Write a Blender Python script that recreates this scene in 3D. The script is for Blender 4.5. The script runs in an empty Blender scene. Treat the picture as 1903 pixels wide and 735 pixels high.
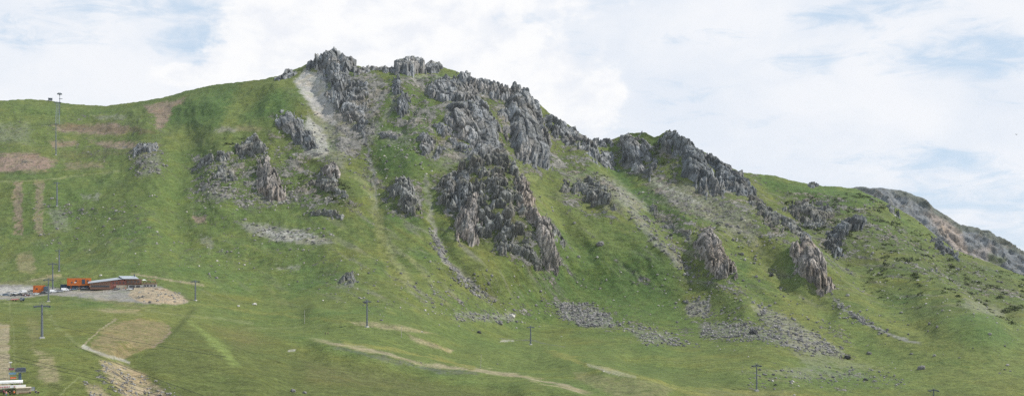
import bpy, math, random
import numpy as np
from mathutils import Vector, Matrix

random.seed(7)
SC = bpy.context.scene
COL = SC.collection
F, CX, CY, YH = 2040.0, 951.5, 367.5, 500.0     # lens in photo pixels, photo centre, horizon row

# ------------------------------------------------------------------ noise
def _hash(ix, iy, seed):
    h = (ix.astype(np.int64) * 374761393 + iy.astype(np.int64) * 668265263 + seed * 1442695041) & 0xFFFFFFFF
    h = ((h ^ (h >> 13)) * 1274126177) & 0xFFFFFFFF
    h = ((h ^ (h >> 15)) * 2246822519) & 0xFFFFFFFF
    return h ^ (h >> 16)

def rnd(ix, iy, seed):
    return (_hash(ix, iy, seed) & 0xFFFFFF) / float(0xFFFFFF)

def perlin(x, y, seed=0):
    x = np.asarray(x, float); y = np.asarray(y, float)
    x0 = np.floor(x); y0 = np.floor(y)
    fx = x - x0; fy = y - y0
    u = fx * fx * fx * (fx * (fx * 6 - 15) + 10); v = fy * fy * fy * (fy * (fy * 6 - 15) + 10)
    def g(dx, dy):
        a = rnd(x0 + dx, y0 + dy, seed) * 6.2831853
        return np.cos(a) * (fx - dx) + np.sin(a) * (fy - dy)
    a, b, c, d = g(0, 0), g(1, 0), g(0, 1), g(1, 1)
    return ((a + (b - a) * u) + ((c + (d - c) * u) - (a + (b - a) * u)) * v) * 1.41

def fbm(x, y, octv=4, seed=0, gain=0.5):
    s = 0; a = 1.0; n = 0
    for i in range(octv):
        s = s + a * perlin(x * 2 ** i + 17.3 * i, y * 2 ** i - 9.1 * i, seed + i * 13); n += a; a *= gain
    return s / n

def ridged(x, y, octv=4, seed=0):
    s = 0; a = 1.0; n = 0
    for i in range(octv):
        s = s + a * (1 - 2 * np.abs(perlin(x * 2 ** i + 5.1 * i, y * 2 ** i, seed + i * 7))); n += a; a *= 0.5
    return s / n

def facets(x, y, seed=0, k=1.0):
    """upper hull of randomly tilted pyramids: a blocky, sharp-edged rock surface, about -0.5 .. 1"""
    x0 = np.floor(x); y0 = np.floor(y)
    best = np.full(np.shape(x), -9.0)
    for dx in (-1, 0, 1):
        for dy in (-1, 0, 1):
            cx = x0 + dx; cy = y0 + dy
            sx = cx + 0.1 + 0.8 * rnd(cx, cy, seed); sy = cy + 0.1 + 0.8 * rnd(cx, cy, seed + 1)
            r = rnd(cx, cy, seed + 2); tx = (rnd(cx, cy, seed + 3) - .5) * 1.1; ty = (rnd(cx, cy, seed + 4) - .5) * 1.1
            a = rnd(cx, cy, seed + 5) * 3.14
            ux = x - sx; uy = y - sy
            p = ux * np.cos(a) + uy * np.sin(a); q = -ux * np.sin(a) + uy * np.cos(a)
            h = 0.9 * r + tx * ux + ty * uy - k * np.maximum(np.maximum(np.abs(p), np.abs(q)) - 0.18, 0)
            best = np.maximum(best, h)
    return best

def blocks(x, y, seed=0):
    """broken slabs: each cell is a tilted plane of its own height; also the distance to the nearest joint"""
    x0 = np.floor(x); y0 = np.floor(y)
    d1 = np.full(np.shape(x), 9.0); d2 = d1.copy(); val = np.zeros(np.shape(x)); tone = val.copy()
    for dx in (-1, 0, 1):
        for dy in (-1, 0, 1):
            cx = x0 + dx; cy = y0 + dy
            ux = x - (cx + .15 + .7 * rnd(cx, cy, seed)); uy = y - (cy + .15 + .7 * rnd(cx, cy, seed + 1))
            a = rnd(cx, cy, seed + 2) * .9 - .45
            p = ux * np.cos(a) + uy * np.sin(a); q = -ux * np.sin(a) + uy * np.cos(a)
            d = np.maximum(np.abs(p), np.abs(q)) + .25 * np.hypot(p, q)
            h = rnd(cx, cy, seed + 3) + (rnd(cx, cy, seed + 4) - .5) * 1.3 * ux + (rnd(cx, cy, seed + 5) - .35) * 1.2 * uy
            m = d < d1; tone = np.where(m, rnd(cx, cy, seed + 6), tone)
            d2 = np.where(m, d1, np.minimum(d2, d)); val = np.where(m, h, val); d1 = np.where(m, d, d1)
    return val, d2 - d1, tone

def sstep(a, b, x):
    t = np.clip((x - a) / (b - a), 0, 1)
    return t * t * (3 - 2 * t)

# ------------------------------------------------------------------ the lie of the land
CTRL = [  # photo column, photo row, metres from the viewpoint
 (-250,195,1500),(0,187,1500),(195,197,1500),(395,158,1430),(620,105,1390),(800,118,1370),(960,162,1330),
 (1100,256,1320),(1240,240,1260),(1400,322,1240),(1590,350,1230),(1750,445,1150),(1903,515,1080),(2150,600,1000),
 (-250,340,1180),(100,340,1160),(400,340,1120),(620,340,1100),(900,340,1080),(400,240,1260),(620,220,1230),(880,220,1210),
 (1100,400,1080),(900,500,925),(620,470,930),(1240,450,1010),(1500,500,965),(1750,600,800),(1903,600,830),(2150,680,760),
 (-250,510,880),(100,510,850),(350,500,880),(500,560,800),(900,590,850),(1300,640,800),(1600,660,760),
 (-100,548,740),(20,550,742),(120,542,750),(200,540,755),(290,538,757),(330,562,715),(200,566,690),(90,566,690),
 (78,628,450),(-150,640,430),(200,600,540),(400,600,640),(400,650,500),(682,607,650),(700,650,570),(986,640,800),
 (1406,725,583),(1406,660,700),(1150,690,600),(1735,735,620),(0,735,330),(400,735,380),(700,735,430),(1000,735,470),
 (1400,735,560),(1903,735,610),(-250,1000,165),(0,1000,170),(950,1000,250),(1903,1000,300),(2150,1000,300),(-250,735,320),(2150,735,610)]
_c = np.array(CTRL, float)
def _tps(r2):
    return 0.5 * r2 * np.log(r2 + 1e-9)
def _fit():
    p = np.c_[_c[:, 0] / 400, _c[:, 1] / 200]
    n = len(p)
    r2 = ((p[:, None] - p[None]) ** 2).sum(-1)
    A = np.zeros((n + 3, n + 3)); A[:n, :n] = _tps(r2) + np.eye(n) * 0.003
    A[:n, n] = 1; A[:n, n + 1:] = p; A[n, :n] = 1; A[n + 1:, :n] = p.T
    b = np.r_[np.log(_c[:, 2]), 0, 0, 0]
    return p, np.linalg.solve(A, b)
_P, _W = _fit()
def depth(x, y):
    x = np.asarray(x, float) / 400; y = np.asarray(y, float) / 200
    s = _W[-3] + _W[-2] * x + _W[-1] * y
    for i in range(len(_P)):
        s = s + _W[i] * _tps((x - _P[i, 0]) ** 2 + (y - _P[i, 1]) ** 2)
    return np.exp(s)

SKY = [(-300,200),(-100,190),(0,187),(50,184),(90,186),(130,193),(195,197),(250,190),(300,182),(350,168),(395,158),(450,152),
 (490,147),(520,140),(560,124),(580,114),(600,106),(620,102),(640,108),(662,122),(680,126),(700,125),(732,128),(745,122),(780,120),
 (800,122),(820,124),(840,130),(870,140),(900,156),(935,164),(960,164),(990,182),(1015,204),(1030,218),(1055,230),(1075,246),
 (1095,259),(1130,262),(1150,254),(1170,247),(1200,246),(1215,255),(1225,252),(1240,242),(1260,252),(1290,272),(1320,289),
 (1345,303),(1375,319),(1395,322),(1440,326),(1470,335),(1500,341),(1530,345),(1560,347),(1590,350),(1640,372),(1660,383),
 (1700,405),(1740,438),(1775,464),(1830,484),(1903,512),(2000,540),(2200,600)]
_sx, _sy = np.array(SKY, float).T
def ysky(x):
    return np.interp(x, _sx, _sy) + 0.9 * perlin(np.asarray(x) * .11, np.asarray(x) * 0 + .5, 91) + 0.6 * perlin(np.asarray(x) * .37, np.asarray(x) * 0 + .5, 92)

def base(x, y):
    x = np.asarray(x, float); y = np.asarray(y, float)
    ys = ysky(x); yy = np.maximum(y, ys); t = np.maximum(ys - y, 0)
    D = depth(x, yy)
    Z = (YH - yy) / F * D
    D = D + 2.6 * t
    Z = Z - 1.0 * t * sstep(0, 9, t) - .012 * t * t
    return (x - CX) / F * D, D, Z

def seg_d(x, y, pts):
    """distance to a polyline, and the place along it 0..1"""
    best = np.full(np.shape(x), 1e9); at = np.zeros(np.shape(x)); side = np.zeros(np.shape(x))
    n = len(pts) - 1
    for i in range(n):
        ax, ay = pts[i][:2]; bx, by = pts[i + 1][:2]
        dx, dy = bx - ax, by - ay
        t = np.clip(((x - ax) * dx + (y - ay) * dy) / (dx * dx + dy * dy), 0, 1)
        d = np.hypot(x - ax - t * dx, y - ay - t * dy)
        m = d < best
        best = np.where(m, d, best); at = np.where(m, (i + t) / n, at)
    return best, at

def poly_sd(x, y, pts):
    """signed distance to a polygon, positive inside"""
    inside = np.zeros(np.shape(x), bool); best = np.full(np.shape(x), 1e9)
    n = len(pts)
    for i in range(n):
        ax, ay = pts[i]; bx, by = pts[(i + 1) % n]
        dx, dy = bx - ax, by - ay
        t = np.clip(((x - ax) * dx + (y - ay) * dy) / (dx * dx + dy * dy + 1e-9), 0, 1)
        best = np.minimum(best, np.hypot(x - ax - t * dx, y - ay - t * dy))
        if ay != by:
            c = ((ay > y) != (by > y)) & (x < (bx - ax) * (y - ay) / (by - ay) + ax)
            inside ^= c
    return np.where(inside, best, -best)

LINES = [  # spurs (+) and gullies (-): points, metres, half width in photo pixels
 ([(545,170),(585,230),(640,330),(660,420)], 5, 34), ([(500,150),(525,230),(500,330)], 5, 40),
 ([(655,170),(685,270),(695,340),(705,430),(760,540)], -3, 30), ([(575,150),(600,220),(620,290)], -5, 16),
 ([(745,130),(750,200),(770,270),(760,400)], 4, 30), ([(790,150),(770,200),(740,260)], -4, 14),
 ([(800,395),(830,470),(880,530),(940,565)], -5, 12), ([(890,280),(930,380),(1010,500)], 12, 60),
 ([(930,250),(945,300),(1010,350),(1060,430),(1120,500)], -7, 22), ([(1060,260),(1120,340),(1150,420)], 6, 28),
 ([(1115,268),(1180,350),(1260,440),(1300,520)], -9, 26), ([(1240,240),(1290,340),(1400,420),(1480,480),(1530,545)], 10, 34),
 ([(1310,420),(1340,530),(1400,600)], 6, 28), ([(1400,450),(1450,520),(1560,590)], -5, 24),
 ([(1395,330),(1480,400),(1560,470),(1650,560),(1750,620)], -6, 30), ([(1560,350),(1640,450),(1760,560),(1880,660)], 8, 40),
 ([(1640,400),(1760,500),(1900,600)], -5, 22), ([(250,200),(300,290),(260,400),(300,500)], 6, 50), ([(150,200),(150,350),(120,500)], -4, 50),
 ([(380,180),(420,300),(400,430)], 5, 40), ([(330,200),(350,330),(330,480)], -5, 36),
 ([(480,628),(640,655),(830,690),(1020,730),(1120,760)], 3.0, 14), ([(500,650),(640,680),(830,712),(1000,750)], -2.4, 20),
 ([(850,660),(1000,650),(1120,690),(1260,735)], 3.4, 18), ([(330,590),(400,660),(500,760)], 2.4, 44),
 ([(230,640),(260,700),(300,760)], -3.5, 26), ([(560,585),(700,600),(840,650)], 3.6, 14),
 ([(1130,660),(1300,690),(1460,735)], -3.4, 16), ([(140,545),(200,541),(300,541)], 1.2, 9)]

def relief(x, y, X, Y, Z):
    h = np.zeros(np.shape(x))
    wx = x + 9 * perlin(x * .02, y * .02, 31); wy = y + 9 * perlin(x * .02, y * .02, 32)
    for pts, m, w in LINES:
        x0 = min(p[0] for p in pts) - 3 * w; x1 = max(p[0] for p in pts) + 3 * w
        y0 = min(p[1] for p in pts) - 3 * w; y1 = max(p[1] for p in pts) + 3 * w
        k = (wx > x0) & (wx < x1) & (wy > y0) & (wy < y1)
        if not np.any(k): continue
        d, t = seg_d(wx[k], wy[k], pts)
        h[k] += m * np.exp(-(d / w) ** 2) * sstep(0, .12, t) * sstep(0, .12, 1 - t)
    mt = sstep(590, 500, y)                         # the mountain side, not the meadows
    B = Y + .9 * Z
    u = X * .92 + B * .22; v = B * .92 - X * .22     # gullies run down the slope, leaning a little
    h += mt * (4.5 * ridged(u / 75, v / 210, 4, 51) + 2.2 * fbm(X / 30, B / 55, 4, 52))
    h += (1 - mt) * 1.1 * fbm(X / 40, Y / 60, 3, 53)
    h += (.18 + .55 * mt) * fbm(X / 7, B / 9, 3, 54)
    fade = sstep(1, 26, y - ysky(x))
    lot = (1 - sstep(0, 16, np.abs(y - 543))) * sstep(330, 300, x)
    return h * fade * (1 - .9 * lot)

def surf(x, y, extra=True):
    """the finished ground as arrays X, Y, Z and its unit normal"""
    x = np.asarray(x, float); y = np.asarray(y, float)
    shp = x.shape; x = x.ravel(); y = y.ravel()
    X, Y, Z = base(x, y)
    e = 2.0
    a = base(x + e, y); b = base(x, y - e)
    ax, ay, az = a[0] - X, a[1] - Y, a[2] - Z; bx, by, bz = b[0] - X, b[1] - Y, b[2] - Z
    n = np.stack([ay * bz - az * by, az * bx - ax * bz, ax * by - ay * bx], -1)
    n /= np.linalg.norm(n, axis=1)[:, None]
    n[n[:, 2] < 0] *= -1
    h = relief(x, y, X, Y, Z) if extra else 0
    P = np.stack([X, Y, Z], -1) + n * np.reshape(h, (-1, 1)) if extra else np.stack([X, Y, Z], -1)
    return P.reshape(shp + (3,)), n.reshape(shp + (3,))

def proj(P):
    return CX + F * P[..., 0] / P[..., 1], YH - F * P[..., 2] / P[..., 1]

def ground(x, y):
    """the point of the ground that the photo shows at column x, row y"""
    x = np.atleast_1d(np.asarray(x, float)); y = np.atleast_1d(np.asarray(y, float))
    u, v = x.copy(), y.copy()
    for _ in range(8):
        P, n = surf(u, v); a, b = proj(P)
        u += .8 * (x - a); v += .8 * (y - b)
    P, n = surf(u, v)
    return P, n
# ------------------------------------------------------------------ colours of the ground
GR = dict(mid=(.104,.136,.038), lush=(.066,.118,.031), dark=(.064,.084,.026), yel=(.180,.182,.052), pale=(.195,.21,.095),
 olive=(.118,.128,.033), brown=(.120,.095,.050), tan=(.34,.27,.18), sand=(.30,.25,.17), pink=(.25,.175,.145), scree=(.25,.235,.22),
 grey=(.20,.195,.19), pale_scree=(.38,.365,.34), lime=(.17,.215,.06), dust=(.20,.175,.095), dust2=(.23,.175,.10), dkgrey=(.10,.10,.105))
PATCH = [ # kind, points, colour, strength, softness or width, how much it is broken up
 # broad turf tones
 ('p', [(-300,170),(560,120),(560,330),(430,420),(-300,430)], 'mid', .5, 60, .3),
 ('p', [(300,200),(400,160),(520,145),(545,200),(530,230),(470,225),(400,240),(310,235)], 'lush', .9, 20, .3),
 ('p', [(450,150),(525,142),(540,160),(500,175),(440,230),(400,260),(420,200)], 'yel', .45, 12, .5),
 ('p', [(-300,470),(330,470),(330,520),(-300,520)], 'olive', .3, 20, .5),
 ('p', [(0,290),(560,290),(640,420),(620,540),(380,560),(0,500)], 'lush', .35, 50, .8),
 ('p', [(690,180),(800,140),(830,240),(760,330),(700,330)], 'lush', .6, 20, .5),
 ('p', [(690,260),(800,250),(800,330),(700,330)], 'lush', .6, 20, .3),
 ('p', [(1000,360),(1120,420),(1240,500),(1300,620),(1120,610),(1000,540)], 'lush', .5, 40, .6),
 ('p', [(1120,290),(1180,330),(1230,370),(1200,390),(1140,340)], 'lush', .9, 14, .2),
 ('p', [(1120,400),(1260,480),(1280,600),(1150,590),(1060,540),(1060,460)], 'lush', .6, 30, .5),
 ('p', [(920,300),(1000,330),(1080,400),(1200,450),(1130,480),(1050,440),(980,380)], 'yel', .3, 20, .7),
 ('p', [(1340,530),(1500,540),(1640,600),(1740,700),(1560,690),(1400,600)], 'yel', .38, 40, .8),
 ('p', [(1560,540),(1700,560),(1903,640),(1903,735),(1760,720),(1640,640)], 'yel', .28, 40, .9),
 ('p', [(1380,400),(1460,470),(1480,560),(1400,520),(1370,460)], 'yel', .4, 20, .6),
 ('p', [(1400,325),(1500,342),(1600,352),(1640,380),(1560,400),(1480,370),(1430,360)], 'lush', .8, 10, .4),
 ('p', [(1620,390),(1720,430),(1740,480),(1650,470),(1560,420)], 'lush', .5, 20, .6),
 ('p', [(1500,560),(1600,600),(1700,680),(1640,680),(1540,620)], 'lush', .4, 16, .6),
 ('p', [(1700,560),(1903,620),(1903,680),(1780,640)], 'lush', .35, 20, .7),
 ('p', [(-300,560),(460,600),(560,640),(820,700),(1000,740),(1000,1100),(-300,1100)], 'olive', .75, 14, .3),
 ('p', [(330,600),(480,640),(700,680),(960,740),(960,1100),(260,1100),(250,660)], 'dark', .55, 16, .5),
 ('p', [(560,660),(760,700),(900,735),(560,720)], 'brown', .35, 30, .8),
 ('p', [(380,600),(460,610),(520,640),(440,650)], 'brown', .4, 20, .7),
 ('p', [(420,560),(620,575),(900,610),(1200,650),(1500,690),(1903,740),(1903,1100),(1100,1100),(1060,735),(900,700),(640,650),(440,600)], 'mid', .6, 16, .3),
 ('p', [(1120,665),(1300,690),(1500,735),(1300,725),(1180,690)], 'dark', .35, 12, .4),
 ('p', [(1140,650),(1290,660),(1420,690),(1300,690),(1160,672)], 'yel', .25, 14, .5),
 ('p', [(1250,720),(1903,720),(1903,1000),(1250,1000)], 'olive', .5, 12, .4),
 ('p', [(1300,722),(1480,722),(1480,740),(1260,740)], 'dust', .35, 8, .6),
 ('p', [(90,560),(330,575),(460,600),(330,600),(150,600),(100,590)], 'yel', .35, 12, .6),
 # left: burnt and stony bands
 ('p', [(-60,290),(60,282),(110,300),(90,318),(-60,322)], 'pink', .95, 6, .35),
 ('p', [(90,262),(140,260),(150,270),(100,278)], 'pink', .75, 5, .7),
 ('p', [(95,232),(160,232),(215,226),(250,240),(220,252),(160,250),(110,245)], 'pink', .9, 6, .4),
 ('p', [(265,195),(300,190),(345,182),(340,192),(318,205),(312,225),(300,240),(288,238),(290,218),(270,205)], 'pink', .85, 4, .3),
 ('p', [(160,262),(240,262),(300,268),(290,282),(200,276)], 'pink', .8, 5, .6),
 ('p', [(120,300),(190,300),(200,312),(120,318)], 'pink', .5, 6, .8),
 ('p', [(95,228),(260,236),(300,246),(280,250),(120,242)], 'brown', .75, 4, .5),
 ('p', [(110,278),(260,276),(300,286),(120,300)], 'brown', .45, 10, .8),
 ('p', [(130,180),(210,194),(260,190),(240,200),(140,200)], 'olive', .5, 6, .8),
 ('p', [(170,215),(235,210),(240,222),(180,224)], 'scree', .45, 5, 1),
 ('p', [(-40,225),(60,225),(60,270),(-40,270)], 'scree', .3, 16, 1),
 ('l', [(-60,340),(60,336),(120,330),(220,318)], 'pale', .7, 2.2, .3),
 ('l', [(-60,322),(0,320),(60,322),(100,318)], 'dark', .7, 3.5, .3),
 ('p', [(24,338),(44,336),(44,440),(24,440)], 'pink', .75, 5, 1),
 ('p', [(64,336),(84,336),(80,440),(64,432)], 'pink', .6, 4, .9),
 ('p', [(27,470),(60,468),(68,505),(32,505)], 'dust', .8, 5, .4),
 ('p', [(-60,520),(40,520),(110,512),(130,516),(40,536),(-60,540)], 'dust', .55, 5, .5),
 ('p', [(82,380),(125,385),(135,430),(95,430)], 'scree', .35, 14, 1),
 ('p', [(150,360),(190,360),(186,372),(155,372)], 'scree', .5, 4, 1),
 # middle left stony patches
 ('p', [(248,280),(300,280),(300,325),(262,330)], 'scree', .4, 8, 1),
 ('p', [(355,402),(384,402),(384,414),(360,415)], 'pink', .8, 3, .3),
 ('p', [(440,410),(500,415),(560,425),(610,440),(630,455),(560,458),(500,448),(450,425)], 'scree', .75, 7, .9),
 ('p', [(480,424),(560,430),(600,446),(520,450)], 'pale_scree', .7, 5, .75),
 ('p', [(440,232),(490,236),(480,246),(400,243)], 'dust', .7, 4, .4),
 ('p', [(400,238),(440,234),(440,246),(396,246)], 'scree', .5, 4, .6),
 ('p', [(370,430),(400,445),(395,470),(372,450)], 'scree', .45, 5, 1),
 ('p', [(372,350),(440,345),(440,375),(380,375)], 'scree', .4, 8, 1),
 ('p', [(470,360),(545,360),(545,378),(480,380)], 'scree', .6, 6, .9),
 ('p', [(510,492),(560,492),(556,502),(512,503)], 'scree', .45, 4, .9),
 ('p', [(630,512),(660,512),(660,535),(625,535)], 'scree', .5, 6, 1),
 # summit scree
 ('p', [(546,150),(566,126),(600,135),(618,190),(626,235),(598,226),(565,185)], 'pale_scree', 1, 5, .10),
 ('p', [(572,210),(608,250),(612,285),(600,296),(560,290),(560,250)], 'pale_scree', .85, 6, .4),
 ('p', [(560,180),(640,180),(660,250),(640,330),(610,300),(590,240)], 'scree', .5, 14, .8),
 ('p', [(600,140),(700,140),(700,240),(660,300),(620,260)], 'scree', .5, 12, .8),
 ('l', [(672,225),(684,270),(690,310),(696,345),(700,400)], 'grey', .8, 5, .5),
 ('l', [(655,310),(690,360),(705,420),(730,480),(770,540)], 'pale', .85, 10, .45),
 ('l', [(705,440),(760,480),(805,525)], 'pale', .7, 5, .4),
 ('l', [(700,400),(712,470),(740,520)], 'yel', .5, 14, .5),
 ('l', [(735,150),(800,140),(850,150)], 'pale_scree', .45, 3.5, .7),
 ('l', [(735,155),(730,200),(700,240),(690,260)], 'scree', .5, 8, .9),
 ('p', [(700,240),(760,240),(770,275),(720,270)], 'scree', .4, 8, 1),
 ('l', [(802,410),(815,450),(830,490),(870,520),(900,545),(925,556)], 'scree', .95, 4.5, .3),
 ('l', [(790,330),(800,380),(802,410)], 'scree', .5, 8, .8),
 ('p', [(780,260),(880,270),(900,300),(830,310),(780,290)], 'scree', .4, 10, 1),
 ('p', [(880,285),(1000,310),(1010,345),(960,330)], 'pale', .4, 10, .6),
 # below the main cliffs
 ('p', [(1030,310),(1150,330),(1210,385),(1150,400),(1060,350)], 'scree', .35, 12, .9),
 ('l', [(1120,330),(1170,380),(1210,440),(1260,490)], 'scree', .55, 9, .7),
 ('l', [(1150,350),(1200,385),(1270,430),(1300,470)], 'scree', .45, 8, .9),
 ('p', [(1190,330),(1300,340),(1400,400),(1420,470),(1330,420),(1230,380)], 'scree', .5, 14, .8),
 ('l', [(1210,330),(1240,350),(1300,380)], 'pale_scree', .4, 8, .8),
 ('p', [(1270,560),(1320,555),(1320,590),(1280,590)], 'scree', .7, 5, .9),
 ('p', [(1030,560),(1100,565),(1130,585),(1150,608),(1090,608),(1045,592)], 'grey', .75, 6, .7),
 ('p', [(1150,600),(1230,615),(1270,640),(1190,635)], 'grey', .45, 8, 1),
 ('p', [(1300,600),(1380,598),(1440,608),(1500,625),(1570,650),(1570,664),(1490,655),(1420,632),(1300,626)], 'grey', .55, 9, 1),
 ('p', [(1390,565),(1450,580),(1520,620),(1560,650),(1500,640),(1420,600)], 'scree', .6, 6, .9),
 ('p', [(840,575),(960,580),(960,598),(850,598)], 'scree', .5, 8, 1),
 ('l', [(1545,545),(1570,575),(1610,600),(1650,620),(1720,640)], 'grey', .85, 3.5, .5),
 ('p', [(1780,550),(1870,570),(1870,590),(1800,580)], 'scree', .4, 6, .9),
 ('p', [(1370,690),(1480,680),(1600,690),(1640,700),(1500,705)], 'scree', .3, 8, 1),
 ('p', [(1440,620),(1660,690),(1500,690)], 'scree', .25, 12, 1),
 # dark heath on the east slope
 ('p', [(1460,355),(1560,380),(1620,420),(1700,440),(1760,500),(1700,520),(1560,480),(1500,430)], 'dark', .45, 20, .9),
 ('p', [(1740,450),(1830,480),(1903,520),(1903,600),(1820,570),(1750,510)], 'dark', .45, 16, .9),
 ('p', [(805,330),(900,298),(960,320),(1030,490),(960,480),(850,445)], 'dark', .7, 8, .4),
 ('p', [(550,330),(650,340),(670,390),(600,380)], 'dark', .5, 10, .8),
 # terrace, car park, restaurant
 ('p', [(-80,528),(40,528),(130,536),(150,532),(300,532),(330,546),(352,560),(330,566),(240,562),(180,556),(150,552),(90,548),(20,556),(-80,562)], 'scree', .95, 2, .1),
 ('p', [(255,534),(310,535),(352,558),(330,566),(262,562),(235,548)], 'tan', .95, 3, .25),
 ('p', [(150,552),(200,556),(260,564),(300,574),(230,568),(170,560)], 'dust', .6, 4, .5),
 ('p', [(160,572),(250,574),(270,582),(200,582)], 'sand', .6, 4, .6),
 ('l', [(245,508),(290,516),(330,522),(380,530)], 'sand', .8, 2.2, .3),
 ('l', [(60,519),(90,513),(115,510)], 'sand', .7, 2.4, .3),
 ('p', [(-80,534),(66,533),(66,544),(-80,549)], 'pale_scree', .8, 2, .3),
 # the lower meadow on the left
 ('p', [(165,645),(200,602),(260,590),(310,598),(318,618),(280,645),(230,668),(190,660),(155,648)], 'dust2', .75, 4, .7),
 ('l', [(153,645),(175,622),(195,605),(215,592)], 'sand', .75, 2.0, .3),
 ('l', [(155,645),(185,655),(215,664),(240,672)], 'pale_scree', .75, 3.5, .35),
 ('l', [(282,644),(300,632),(318,616),(312,605)], 'pink', .7, 2.2, .3),
 ('p', [(185,665),(225,672),(260,690),(300,720),(340,760),(240,760),(215,720),(190,690)], 'tan', .9, 7, .6),
 ('p', [(150,710),(180,712),(230,760),(190,770)], 'tan', .7, 6, .6),
 ('p', [(60,640),(100,660),(115,700),(105,720),(70,710)], 'tan', .5, 12, .8),
 ('p', [(50,590),(72,590),(80,620),(60,640),(48,620)], 'dust', .4, 8, .7),
 ('p', [(-80,600),(18,600),(18,720),(-80,760)], 'sand', .85, 2.5, .3),
 ('l', [(16,560),(26,620),(26,700)], 'pale', .4, 2, .4),
 ('l', [(85,575),(110,610),(150,645)], 'pale', .45, 4, .6),
 ('l', [(104,740),(128,715),(150,700)], 'pale', .7, 1.4, .1),
 ('l', [(-40,563),(30,562),(93,564)], 'pale', .7, 1.2, .2),
 ('p', [(345,595),(362,598),(420,640),(450,680),(430,680),(390,640)], 'lime', .85, 8, .6),
 ('l', [(265,575),(330,585),(400,590),(470,600)], 'pale', .5, 3, .4),
 ('l', [(352,561),(400,568),(480,580),(560,590),(680,598)], 'yel', .5, 3, .5),
 # tracks and thin lines of the middle meadow
 ('l', [(560,628),(640,640),(700,652),(760,668),(830,682),(900,688),(960,697),(1030,712),(1110,735)], 'sand', .8, 4.5, .35),
 ('l', [(600,641),(640,648),(700,661),(760,677),(830,690),(900,696)], 'dkgrey', .55, 4.5, .9),
 ('l', [(640,636),(740,650),(820,668),(880,684)], 'yel', .9, 4, .2),
 ('p', [(645,594),(700,597),(760,606),(815,620),(740,616),(660,604)], 'tan', .55, 3, .5),
 ('p', [(752,618),(800,634),(842,650),(840,655),(800,646),(765,630)], 'tan', .6, 3, .3),
 ('p', [(1088,673),(1130,682),(1180,696),(1185,702),(1140,694),(1095,680)], 'pale_scree', .9, 1.8, .2),
 ('l', [(1000,645),(1090,675),(1190,700),(1260,722),(1330,735)], 'yel', .8, 5, .3),
 ('p', [(1060,690),(1180,700),(1260,722),(1230,740),(1140,735),(1070,705)], 'dust', .5, 6, .6),
 ('l', [(1190,700),(1240,716),(1320,722),(1420,728),(1520,735)], 'yel', .5, 3, .3),
 ('l', [(1406,700),(1440,706),(1500,712)], 'dust', .4, 2, .4),
 ('l', [(928,628),(990,632),(1050,644)], 'dkgrey', .55, 1.2, .2),  # thin dark line across the hollow
 ('l', [(930,632),(955,633)], 'pale_scree', .7, 1.6, .1),
 ('l', [(528,653),(548,650)], 'pale_scree', .8, 1.0, .1),
 ('l', [(448,612),(560,606),(640,600)], 'pale', .3, 2, .3),
]
ROCKY = [ # stony ground: points, share of stone, softness
 ([(630,140),(700,130),(730,160),(700,240),(660,300),(630,280),(615,200)], .6, 10),
 ([(500,210),(560,205),(620,300),(640,350),(560,340),(500,300)], .40, 20),
 ([(620,260),(700,260),(700,380),(650,360)], .25, 16),
 ([(730,140),(880,140),(1010,200),(1120,300),(1040,340),(900,310),(780,300),(720,220)], .45, 16),
 ([(350,290),(500,280),(560,330),(680,360),(680,400),(480,390),(350,380)], .42, 18),
 ([(235,275),(305,275),(310,335),(245,335)], .42, 10), ([(800,325),(940,300),(985,330),(1040,500),(960,490),(850,450),(812,400)], .42, 10),
 ([(700,330),(790,330),(790,410),(710,400)], .40, 10), ([(1020,330),(1150,330),(1160,420),(1060,400)], .40, 12),
 ([(1130,250),(1400,300),(1460,420),(1500,470),(1400,440),(1240,380),(1150,310)], .42, 16),
 ([(1200,370),(1300,400),(1400,560),(1320,560),(1230,460)], .28, 20), ([(1440,340),(1640,370),(1700,470),(1560,500),(1440,430)], .36, 20),
 ([(1640,390),(1903,520),(1903,600),(1700,540)], .30, 20), ([(1250,540),(1580,600),(1600,680),(1300,640)], .36, 20),
 ([(1000,540),(1300,600),(1300,660),(1000,600)], .32, 20), ([(800,540),(1000,560),(1000,600),(820,600)], .30, 16),
 ([(600,480),(800,480),(950,600),(620,600)], .17, 30), ([(40,370),(220,350),(420,380),(640,460),(640,520),(300,500),(60,470)], .22, 40),
 ([(-60,210),(320,200),(320,310),(-60,320)], .22, 20), ([(1360,670),(1640,680),(1760,740),(1400,735)], .24, 14),
 ([(170,670),(260,680),(360,760),(200,760)], .34, 10), ([(240,545),(350,550),(345,566),(250,566)], .25, 6),
 ([(440,412),(630,430),(620,462),(450,440)], .22, 6), ([(1000,280),(1800,440),(1800,640),(1000,620)], .13, 60)]

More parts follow.
